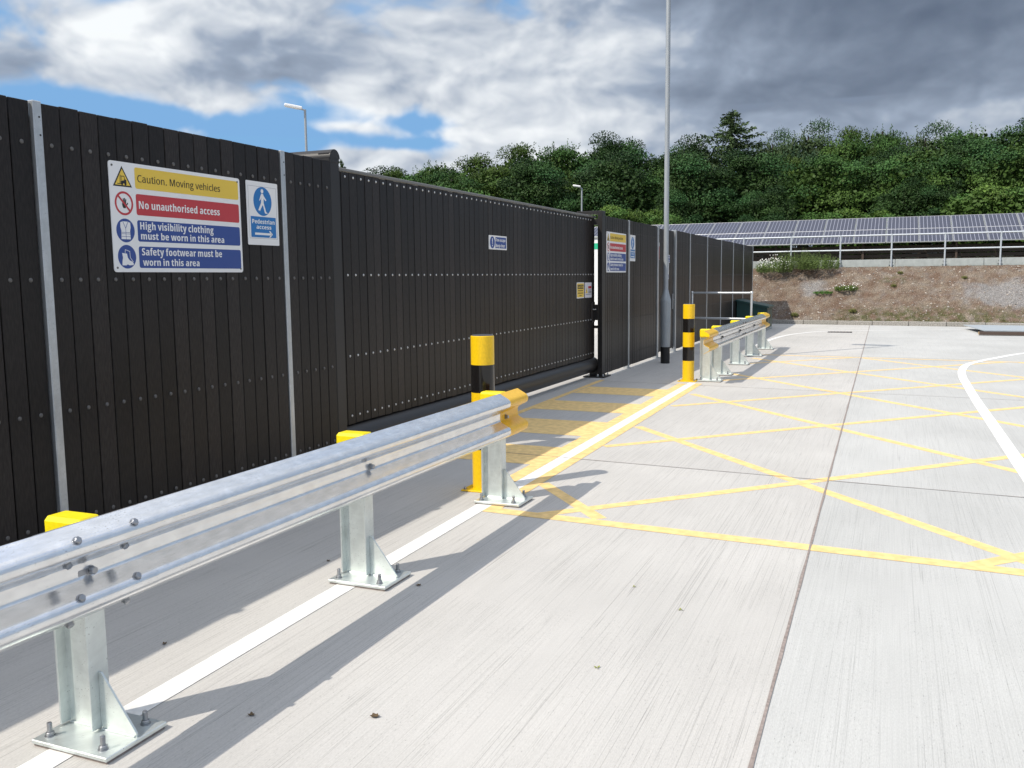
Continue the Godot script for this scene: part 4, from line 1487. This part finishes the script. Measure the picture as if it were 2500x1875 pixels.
func signs() -> void:
	var SX := FX + 0.0035
	var a := safety_board("large four-line safety sign on the near fence, left of the sliding gate", Vector3(SX, 1.8835, -4.422))
	var b: Node3D = a.duplicate()
	b.name = numbered("safety_sign")
	add_child(b)
	b.position = Vector3(SX, 1.8935, -13.915)
	tag(b, "four-line safety sign on the fence just beyond the gate catch post", "sign")
	var c := pedestrian_board("blue pedestrian access sign with arrow on the near fence, right of the large safety sign", Vector3(SX, 1.977, -5.207))
	var d: Node3D = c.duplicate()
	d.name = numbered("pedestrian_sign")
	add_child(d)
	d.position = Vector3(SX, 1.987, -14.865)
	tag(d, "blue pedestrian access sign on the fence beyond the gate, by a thin post", "sign")
	fire_board("blue fire escape keep clear sign in the middle of the sliding gate", Vector3(GX + 0.0035, 1.918, -9.605))
	fire_board("small blue fire escape sign on the pedestrian gate, half hidden by the lamp post", Vector3(-4.0625, 1.852, -17.50), 0.33, 0.150)
	# yellow caution notice
	var t := thing("caution_notice", "yellow caution notice at the far end of the sliding gate", "sign", Vector3(GX + 0.0035, 1.327, -12.573), PI / 2)
	shape("board", rounded(-0.166, -0.114, 0.166, 0.114, 0.006), 0.002, M.sign_white, t, 0.004)
	var p := shape("yellow_panel", rounded(-0.152, -0.100, 0.152, 0.100, 0.006), 0.0028, M.sign_yellow, t, 0.0012)
	var h := shape("header", rounded(-0.135, 0.022, 0.135, 0.080, 0.004), 0.0034, M.sign_black, p)
	h.name = "header"
	words(p, "CAUTION", -0.122, 0.122, 0.034, 0.034, 0.0040, M.sign_yellow, true)
	shapes("small_print", [bar2(Vector2(-0.12, -0.004), Vector2(0.11, -0.004), 0.014), bar2(Vector2(-0.125, -0.040), Vector2(0.12, -0.040), 0.014), bar2(Vector2(-0.05, -0.077), Vector2(0.05, -0.077), 0.013)], 0.0034, mat(Color(0.20, 0.13, 0.02), 0.5), p)
	# white warning notice with a red band
	t = thing("warning_notice", "white warning notice with yellow triangle and red band beside the gate lock", "sign", Vector3(GX + 0.0035, 1.325, -12.94), PI / 2)
	shape("board", rounded(-0.160, -0.112, 0.160, 0.112, 0.006), 0.002, mat(Color(0.62, 0.61, 0.66), 0.4), t, 0.004)
	p = shape("warning_triangle", at2([[-0.085, 0.040], [-0.14, -0.045], [-0.03, -0.045]], Vector2.ZERO, 1.0), 0.0028, M.sign_yellow, t, 0.0012)
	shape("bolt_symbol", at2([[-0.082, 0.015], [-0.098, -0.012], [-0.086, -0.012], [-0.090, -0.034], [-0.070, -0.004], [-0.082, -0.004]], Vector2.ZERO, 1.0), 0.0034, M.sign_black, p)
	shape("red_band", rounded(-0.005, 0.022, 0.145, 0.058, 0.003), 0.0028, M.sign_red, t, 0.0012)
	shapes("small_print", [bar2(Vector2(0.0, 0.0), Vector2(0.13, 0.0), 0.013), bar2(Vector2(0.0, -0.026), Vector2(0.14, -0.026), 0.012), bar2(Vector2(0.0, -0.042), Vector2(0.135, -0.042), 0.008), bar2(Vector2(-0.13, -0.064), Vector2(0.135, -0.064), 0.006)], 0.0028, mat(Color(0.10, 0.10, 0.11), 0.5), t)
	# white notice under the small fire escape sign, and a red one on the leaf's left edge
	t = thing("mandatory_notice", "small white notice with blue disc on the pedestrian gate below the fire sign", "sign", Vector3(-4.0625, 1.615, -17.47), PI / 2)
	shape("board", rounded(-0.125, -0.155, 0.125, 0.155, 0.006), 0.002, M.sign_white, t, 0.004)
	shape("blue_disc", disc(Vector2(0.0, 0.04), 0.085), 0.0028, M.sign_blue, t, 0.0012)
	shape("blue_panel", rounded(-0.11, -0.14, 0.11, -0.065, 0.004), 0.0028, M.sign_blue, t, 0.0012)
	t = thing("red_notice", "narrow red and white notice on the pedestrian gate beside its left post", "sign", Vector3(-4.0625, 1.98, -16.765), PI / 2)
	shape("board", rounded(-0.045, -0.16, 0.045, 0.16, 0.006), 0.002, M.sign_white, t, 0.004)
	shape("red_panel", rounded(-0.040, -0.15, 0.040, 0.09, 0.004), 0.0028, M.sign_red, t, 0.0012)

func background() -> void:
	# concrete upstand along the top of the bank
	var t := thing("concrete_upstand", "low grey concrete upstand along the top of the bank", "wall")
	for k in 8:
		var st := begin()
		bx(st, Vector3(-8.75 + k * 2.5, 1.82, -31.40), Vector3(2.49, 0.30, 0.14), 0.008)
		put("concrete_unit", st.commit(), M.plinth, t)
	# tubular railing fixed to its face
	t = thing("tubular_railing", "galvanised two-rail tubular railing along the top of the bank", "railing")
	for y in [2.735, 2.275]:
		var st := begin()
		tube(st, [Vector3(-10.0, y, -31.30), Vector3(10.2, y, -31.30)], 0.024, 12)
		put("top_rail" if y > 2.5 else "middle_rail", st.commit(), M.galv_tube, t)
	for k in range(-6, 7):
		var x := -0.12 + k * 1.525
		var st := begin()
		tube(st, [Vector3(x, 1.70, -31.30), Vector3(x, 2.735, -31.30)], 0.025, 12)
		var p := put("post", st.commit(), M.galv_tube, t)
		for y in [2.735, 2.275]:
			st = begin()
			lathe(st, [[0.033, -0.03], [0.033, 0.03]], 12, Vector3(x, y, -31.30))
			put("tube_clamp", st.commit(), M.galv_tube, p)
		st = begin()
		bx(st, Vector3(x, 1.80, -31.315), Vector3(0.13, 0.022, 0.03), 0.003)
		bx(st, Vector3(x, 1.90, -31.315), Vector3(0.10, 0.018, 0.03), 0.003)
		put("fixing_bracket", st.commit(), M.steel, p)
	# solar array: two rows of upright modules on a raked frame
	t = thing("solar_array", "long raked solar array of two rows of modules behind the railing", "solar panels")
	var lo := Vector3(0, 2.59, -34.4)
	var hi := Vector3(0, 3.60, -37.2)
	var dir := (hi - lo).normalized()
	var nrm := Vector3(1, 0, 0).cross(dir).normalized()
	var len := (hi - lo).length()
	var mw := 1.063
	var fr := begin()
	var fw := 0.013
	var ml := len / 2 - 0.012
	for e in [[0.0, -ml / 2 + fw / 2, mw - 0.016, fw], [0.0, ml / 2 - fw / 2, mw - 0.016, fw]]:
		bx(fr, Vector3(e[0], e[1], 0), Vector3(e[2], e[3], 0.036), 0.003)
	for e in [-1, 1]:
		bx(fr, Vector3(e * (mw - 0.016 - fw) / 2, 0, 0), Vector3(fw, ml - 2 * fw, 0.036), 0.003)
	var frame_mesh := fr.commit()
	var gl := begin()
	quads(gl, [Vector3(-mw / 2 + 0.03, -ml / 2 + 0.02, 0.012), Vector3(mw / 2 - 0.03, -ml / 2 + 0.02, 0.012), Vector3(mw / 2 - 0.03, ml / 2 - 0.02, 0.012), Vector3(-mw / 2 + 0.03, ml / 2 - 0.02, 0.012)],
		[Vector3.BACK, Vector3.BACK, Vector3.BACK, Vector3.BACK], [Vector2(0, 1), Vector2(1, 1), Vector2(1, 0), Vector2(0, 0)])
	var glass_mesh := gl.commit()
	for k in range(-15, 8):
		for r in 2:
			var c := lo + dir * len * (0.25 + 0.5 * r) + Vector3(-0.33 + (k + 0.5) * mw, 0, 0)
			var f := put("solar_module", frame_mesh, M.panel_frame, t, c, Basis(Vector3.RIGHT, dir, nrm))
			put("cells", glass_mesh, M.cells, f)
	var x0 := -0.33 - 15 * mw
	var x1 := -0.33 + 8 * mw
	for f in [0.12, 0.38, 0.62, 0.88]:
		var st := begin()
		bx(st, lo + dir * len * f - nrm * 0.055 + Vector3((x0 + x1) / 2, 0, 0), Vector3(x1 - x0, 0.05, 0.06), 0.003, Basis(Vector3.RIGHT, dir, nrm))
		put("purlin", st.commit(), M.steel, t)
	for k in 9:
		var x := lerpf(x0 + 0.3, x1 - 0.3, k / 8.0)
		for f in [[0.1, 0.0], [0.85, 0.0]]:
			var top: Vector3 = lo + dir * len * f[0] - nrm * 0.09
			var st := begin()
			bx(st, Vector3(x, (1.70 + top.y) / 2, top.z), Vector3(0.07, top.y - 1.70, 0.07), 0.004)
			put("leg", st.commit(), M.timber, t)
	# dark boarded fence standing under the array
	t = thing("board_fence", "dark horizontal board fence in the shade under the solar array", "fence")
	for k in 5:
		var st := begin()
		bx(st, Vector3((x0 + x1) / 2, 1.84 + k * 0.150, -34.85), Vector3(x1 - x0, 0.125, 0.022), 0.003)
		put("board", st.commit(), M.timber, t)
	for k in 16:
		var st := begin()
		bx(st, Vector3(lerpf(x0 + 0.2, x1 - 0.2, k / 15.0), 2.13, -34.90), Vector3(0.075, 0.86, 0.075), 0.004)
		put("post", st.commit(), M.timber, t)
	# lamps behind the fence
	lamp_post("lamp post with pale lantern rising behind the near fence, left of the gate", Vector3(-17.82, 0, -25.30), 0.62, 7.0, 0.66)
	lamp_post("distant small lamp post behind the gate, in front of the trees", Vector3(-13.44, 1.74, -40.5), 0.3, 3.85, 0.42)
	# white cabin seen through the gap beside the gate
	t = thing("site_cabin", "white site cabin seen through the narrow gap beside the gate", "cabin", Vector3(-9.6, 0, -26.9))
	var st := begin()
	bx(st, Vector3(0, 1.36, 0), Vector3(6.0, 2.56, 2.3), 0.02)
	put("wall", st.commit(), M.cabin, t)
	st = begin()
	bx(st, Vector3(0, 2.672, 0), Vector3(6.1, 0.06, 2.4), 0.01)
	put("roof", st.commit(), M.plinth, t)
	st = begin()
	bx(st, Vector3(-1.2, 1.05, 1.165), Vector3(0.85, 1.95, 0.04), 0.008)
	var door := put("door", st.commit(), M.sign_white, t)
	st = begin()
	bx(st, Vector3(-0.88, 1.02, 1.195), Vector3(0.11, 0.03, 0.03), 0.004)
	put("handle", st.commit(), M.steel, door)
	st = begin()
	bx(st, Vector3(-2.3, 1.5, 1.16), Vector3(0.9, 0.9, 0.03), 0.006)
	var win := put("window", st.commit(), M.panel_frame, t)
	st = begin()
	bx(st, Vector3(-2.3, 1.5, 1.17), Vector3(0.8, 0.8, 0.02), 0.0)
	put("pane", st.commit(), M.glass, win)
	t = thing("green_notice", "small green safety notice high on the white cabin wall", "sign", Vector3(-8.06, 2.41, -25.745))
	shape("board", rounded(-0.30, -0.085, 0.30, 0.085, 0.01), 0.004, M.sign_green, t, 0.006)
	shape("white_arrow", at2([[0.02, 0.02], [0.12, 0.02], [0.12, 0.05], [0.20, 0.0], [0.12, -0.05], [0.12, -0.02], [0.02, -0.02]], Vector2.ZERO, 1.0), 0.005, M.sign_white, t)

func wood() -> void:
	var dark := {"crown": broad_crown(201, 32, 760, 0.0150, Color(0.031, 0.067, 0.018), 0.40, 0.02), "trunk": trunk_mesh(301, 7, 0.34)}
	var mid := {"crown": broad_crown(202, 34, 760, 0.0150, Color(0.054, 0.105, 0.024), 0.42, 0.02), "trunk": trunk_mesh(302, 7, 0.34)}
	var warm := {"crown": broad_crown(203, 30, 760, 0.0150, Color(0.064, 0.114, 0.023), 0.40, 0.04), "trunk": trunk_mesh(303, 8, 0.32)}
	var grey_green := {"crown": broad_crown(204, 44, 640, 0.0145, Color(0.050, 0.082, 0.033), 0.38, 0.04), "trunk": trunk_mesh(304, 8, 0.30)}
	var bush := {"crown": broad_crown(205, 26, 560, 0.022, Color(0.070, 0.130, 0.027), 0.55, 0.0), "trunk": trunk_mesh(305, 5, 0.4)}
	var spire := {"crown": conifer_crown(206, Color(0.052, 0.084, 0.032), 0.56, 38, 0.9), "trunk": trunk_mesh(306, 0, 0.1)}
	var kinds := [dark, mid, warm, grey_green]
	# skyline trees: bearing (degrees right of the fence line), elevation of the top, distance, width, kind, name, label
	var rows := [
		[-33.1, 7.3, 66.0, 0.5, spire, "conifer", "small dark conifer just right of the gate guide post"],
		[-31.7, 6.9, 62.0, 5.6, mid, "broadleaf_tree", "leftmost rounded broadleaf tree above the gate top"],
		[-29.9, 7.25, 60.0, 5.1, warm, "broadleaf_tree", "yellowish broadleaf tree second from the left above the gate"],
		[-27.2, 7.9, 56.0, 5.6, mid, "broadleaf_tree", "upright green tree where the wood begins to rise behind the gate"],
		[-24.6, 8.1, 57.0, 6.0, warm, "broadleaf_tree", "yellow-green tree on the skyline above the middle of the gate"],
		[-21.9, 8.75, 57.0, 6.0, warm, "broadleaf_tree", "bright rounded skyline tree left of the distant small lamp"],
		[-19.6, 9.0, 56.0, 5.8, mid, "broadleaf_tree", "tall bushy skyline tree above the far end of the gate"],
		[-17.3, 8.95, 55.0, 5.4, dark, "broadleaf_tree", "dark skyline tree above the distant small lamp"],
		[-15.0, 8.65, 56.0, 5.6, dark, "broadleaf_tree", "dark skyline tree just left of the tall lamp post"],
		[-12.3, 8.65, 55.0, 5.8, dark, "broadleaf_tree", "dark skyline tree right behind the tall lamp post"],
		[-9.35, 9.8, 54.0, 9.0, spire, "conifer", "tall larch with open spire rising above the wood"],
		[-7.0, 8.75, 57.0, 4.3, grey_green, "broadleaf_tree", "thin grey-green skyline tree right of the larch spire"],
		[-5.0, 9.15, 56.0, 5.3, grey_green, "broadleaf_tree", "grey-green fine-leaved tree with rounded top right of the larch"],
		[-2.8, 9.0, 55.0, 4.7, warm, "broadleaf_tree", "fresh green tree with knobbly top in the right half of the skyline"],
		[-0.9, 9.2, 55.0, 4.1, mid, "broadleaf_tree", "narrow blunt-topped tree standing above its neighbours right of the knobbly one"],
		[1.3, 8.6, 55.0, 5.4, grey_green, "broadleaf_tree", "greyish skyline tree right of the narrow blunt-topped one"],
		[3.6, 8.75, 54.0, 5.6, mid, "broadleaf_tree", "green skyline tree near the right edge of the picture"],
		[6.2, 8.7, 53.0, 6.0, dark, "broadleaf_tree", "dark skyline tree at the right edge of the picture"],
		[9.0, 8.8, 53.0, 6.0, mid, "broadleaf_tree", "skyline tree beyond the right edge of the picture"],
	]
	for r in rows:
		plant_tree(r[0], r[1], r[2], r[3], r[4], r[5], r[6])
	var front := [
		[-29.2, 6.1, 52.0, 5.4, dark, "dark broadleaf tree in front of the wood's left end, low over the gate"],
		[-26.4, 7.0, 49.0, 5.4, mid, "mid-green tree in front, over the middle of the gate"],
		[-23.6, 7.4, 50.0, 5.6, warm, "yellow-green front tree over the gate, left of the distant lamp"],
		[-21.2, 7.6, 47.0, 4.9, dark, "dark front tree just left of the distant lamp"],
		[-18.7, 6.9, 49.5, 4.6, warm, "golden-green slim front tree close to the distant lamp"],
		[-16.6, 7.9, 47.0, 5.4, dark, "dark front tree above the second safety sign"],
		[-14.0, 7.3, 49.0, 5.1, mid, "front tree left of and behind the tall lamp post"],
		[-11.4, 7.8, 46.5, 5.4, dark, "dark front tree right of the tall lamp post"],
		[-8.4, 7.7, 47.5, 5.6, dark, "dark domed front tree under the larch spire"],
		[-5.9, 7.4, 50.0, 4.9, warm, "olive front tree right of the dark domed one"],
		[-3.6, 7.8, 47.0, 5.4, mid, "front tree above the middle of the solar array"],
		[-0.9, 7.4, 49.0, 4.9, dark, "dark front tree above the right half of the solar array"],
		[1.5, 7.9, 46.5, 5.4, mid, "green front tree above the right part of the solar array"],
		[4.0, 7.7, 48.5, 5.4, dark, "dark front tree with light tips near the right edge"],
		[6.6, 8.0, 46.5, 5.6, mid, "front tree at the right edge of the wood in view"],
		[9.2, 7.6, 47.0, 5.6, dark, "front tree beyond the right edge of the picture"],
	]
	for r in front:
		plant_tree(r[0], r[1], r[2], r[3], r[4], "broadleaf_tree", r[5])
	var lower := [
		[-12.6, 5.6, 44.5, 3.2, dark, "low dark tree behind the tall lamp post at the front of the wood"],
		[-7.1, 5.5, 44.0, 3.4, dark, "low dark tree at the front of the wood below the larch"],
		[0.4, 5.6, 44.0, 3.4, dark, "low dark tree at the front of the wood above the right of the array"],
		[2.6, 5.5, 44.0, 3.2, dark, "low dark tree just left of the wide light bush"],
	]
	for r in lower:
		plant_tree(r[0], r[1], r[2], r[3], r[4], "broadleaf_tree", r[5])
	for i in 15:
		plant_tree(-31.0 + i * 2.85, 6.9 + 0.3 * sin(i * 2.1), 66.0, 9.5, kinds[i % 2], "broadleaf_tree", "dark tree deep in the wood behind the front trees", "trees deep in the wood")
	var low := [
		[-16.3, 4.9, 42.6, 2.9, "light green bush above the fence beyond the gate, left of the tall lamp post"],
		[-13.9, 4.6, 42.2, 2.7, "light green bush just behind the tall lamp post"],
		[-3.0, 4.3, 42.0, 2.6, "fresh green bush behind the middle of the solar array"],
		[-1.0, 4.1, 42.2, 2.4, "fresh green bush behind the right half of the solar array"],
		[4.7, 5.4, 42.0, 3.6, "wide light green bush at the right edge above the solar array"],
		[7.4, 5.6, 41.6, 3.6, "light green bush beyond the right edge of the picture"],
	]
	for r in low:
		plant_tree(r[0], r[1], r[2], r[3], bush, "bush", r[4])

func plant_tree(az: float, el: float, dist: float, wide: float, kind: Dictionary, called: String, label: String, group := "") -> void:
	var a := deg_to_rad(az)
	var p := Vector3(sin(a) * dist, 0, -cos(a) * dist)
	p.y = 1.70 + maxf(0.0, (-41.0 - p.z) * 0.043)
	var top := 1.52 + dist * tan(deg_to_rad(el))
	var h := top - p.y
	var w := wide if wide > 1.0 else 3.2
	tree(kind, called, label, p, h, w * (1.25 if called != "conifer" else 1.1), rng.randf() * TAU, group)

func small_things() -> void:
	# weeds on the bank
	var tall := clump_mesh(401, 520, 0.95, 0.62, Color(0.105, 0.150, 0.045), 0.6)
	var mid := clump_mesh(402, 420, 0.62, 0.55, Color(0.115, 0.165, 0.050), 0.5)
	var low := clump_mesh(403, 260, 0.30, 0.34, Color(0.105, 0.155, 0.040), 0.9)
	var tuft := clump_mesh(404, 70, 0.20, 0.10, Color(0.16, 0.165, 0.055), 0.7)
	var b := func(x: float, s: float) -> Vector3: return bank_point(x, s)
	weed("daisy_clump", "clump of white daisies at the end of the fence on top of the bank", b.call(-3.65, 0.90), mid, flowers_mesh(411, 210, 0.66, 0.56))
	weed("weed_clump", "tall feathery green weeds in front of the railing beside the daisies", b.call(-2.98, 0.95), tall)
	weed("weed_clump", "bushy green weeds at the right end of the weed patch by the railing", b.call(-2.30, 0.95), mid, null, 1.15)
	weed("daisy_clump", "sprawling clump of daisies low on the bare bank", b.call(-1.38, 0.55), low, flowers_mesh(412, 46, 0.34, 0.56), 0.9)
	weed("weed_clump", "flat green weed lying left of the sprawling daisies", b.call(-2.05, 0.50), clump_mesh(405, 120, 0.12, 0.26, Color(0.09, 0.19, 0.04), 2.0))
	weed("grass_tuft", "small dry grass tuft high on the right of the bank", b.call(1.94, 0.76), tuft, null, 0.6)
	weed("grass_tuft", "grass tuft on the reddish middle of the bank", b.call(-0.02, 0.62), tuft, null, 0.6)
	weed("grass_tuft", "yellow-green tuft low on the bank near the kerb", b.call(-1.15, 0.16), tuft, null, 0.8)
	weed("grass_tuft", "green tuft at the corner of the fence shadow by the kerb", b.call(-2.85, 0.08), tuft, null, 0.8)
	weed("grass_tuft", "grass tuft beneath the third railing post in view", b.call(0.15, 0.86), tuft, null, 0.6)
	# sheet of plate laid on timber by the kerb
	var t := thing("steel_sheet", "pale steel sheet lying on a timber bearer near the kerb", "sheet")
	var st := begin()
	flat_poly(st, PackedVector2Array([Vector2(1.78, 27.60), Vector2(5.6, 27.2), Vector2(5.6, 24.8), Vector2(2.08, 25.0)]), 0.0, 0.022)
	put("sheet", st.commit(), mat(Color(0.38, 0.43, 0.47), 0.4, 0.0), t, Vector3(0, 0.094, 0), Basis(Vector3(1, 0, 0), Vector3(0, 0, -1), Vector3(0, 1, 0)))
	t = thing("timber_bearer", "dark timber bearer with pale sawn end under the steel sheet", "timber")
	st = begin()
	bx(st, Vector3(3.9, 0.054, -24.84), Vector3(3.9, 0.076, 0.16), 0.004)
	put("beam", st.commit(), M.timber, t)
	st = begin()
	bx(st, Vector3(1.944, 0.054, -24.84), Vector3(0.012, 0.066, 0.148), 0.0)
	put("sawn_end", st.commit(), M.new_timber, t)
	st = begin()
	bx(st, Vector3(3.9, 0.054, -26.9), Vector3(3.6, 0.076, 0.16), 0.004)
	put("beam", st.commit(), M.timber, t)
	# gully grate
	t = thing("gully_grate", "dark iron gully grate in the concrete below the bank", "drain")
	st = begin()
	bx(st, Vector3(-1.28, 0.004, -25.35), Vector3(0.60, 0.016, 0.30), 0.003)
	put("frame", st.commit(), M.bitumen, t)
	for k in 7:
		st = begin()
		bx(st, Vector3(-1.52 + k * 0.08, 0.014, -25.35), Vector3(0.03, 0.008, 0.26), 0.001)
		put("bar", st.commit(), M.sealant, t)
	# bits of litter on the concrete
	var bits := [[-1.621, -2.587, 0.022, "dead_leaf", "curled dead leaf on the bright concrete in the foreground"], [-2.132, -3.846, 0.017, "dead_leaf", "dead leaf at the edge of the barrier shadow right of the middle post"], [-2.03, -2.436, 0.014, "dead_leaf", "small brown leaf in the barrier shadow near the nearest post"],
		[-2.784, -2.812, 0.012, "dead_leaf", "dark leaf scrap in the fence shadow behind the barrier, nearer one"], [-2.783, -4.017, 0.012, "dead_leaf", "dark leaf scrap in the fence shadow behind the barrier, farther one"]]
	for q in bits:
		rng.seed = int(absf(q[0]) * 1000)
		for k in 5:
			var d := Vector3(cos(k * 1.25 + q[1]), 0.35, sin(k * 1.25 + q[1])).normalized()
			leaf(Vector3.ZERO, d, Vector3(-d.z, 0.1, d.x).normalized(), q[2] * rng.randf_range(0.7, 1.3), q[2] * 0.8, Color(0.13, 0.09, 0.045))
		var m: Material = M.dead_leaf
		tag(put(q[3], leaves_done(), m, self, Vector3(q[0], 0.003, q[1])), q[4], "leaf")
	var green := [[-0.85, -3.982, 0.011, "tiny yellow-green leaf on the concrete, upper one in front of the joint"], [-1.018, -3.251, 0.011, "tiny yellow leaf on the concrete, lower one in the foreground"], [-1.129, -4.21, 0.009, "tiny dark seed on the concrete near the yellow border line"]]
	for q in green:
		for k in 3:
			var d := Vector3(cos(k * 2.1 + q[1]), 0.3, sin(k * 2.1 + q[1])).normalized()
			leaf(Vector3.ZERO, d, Vector3(-d.z, 0.1, d.x).normalized(), q[2] * 1.4, q[2], Color(0.2, 0.2, 0.05))
		tag(put("leaf_scrap", leaves_done(), M.green_leaf, self, Vector3(q[0], 0.003, q[1])), q[3], "leaf")
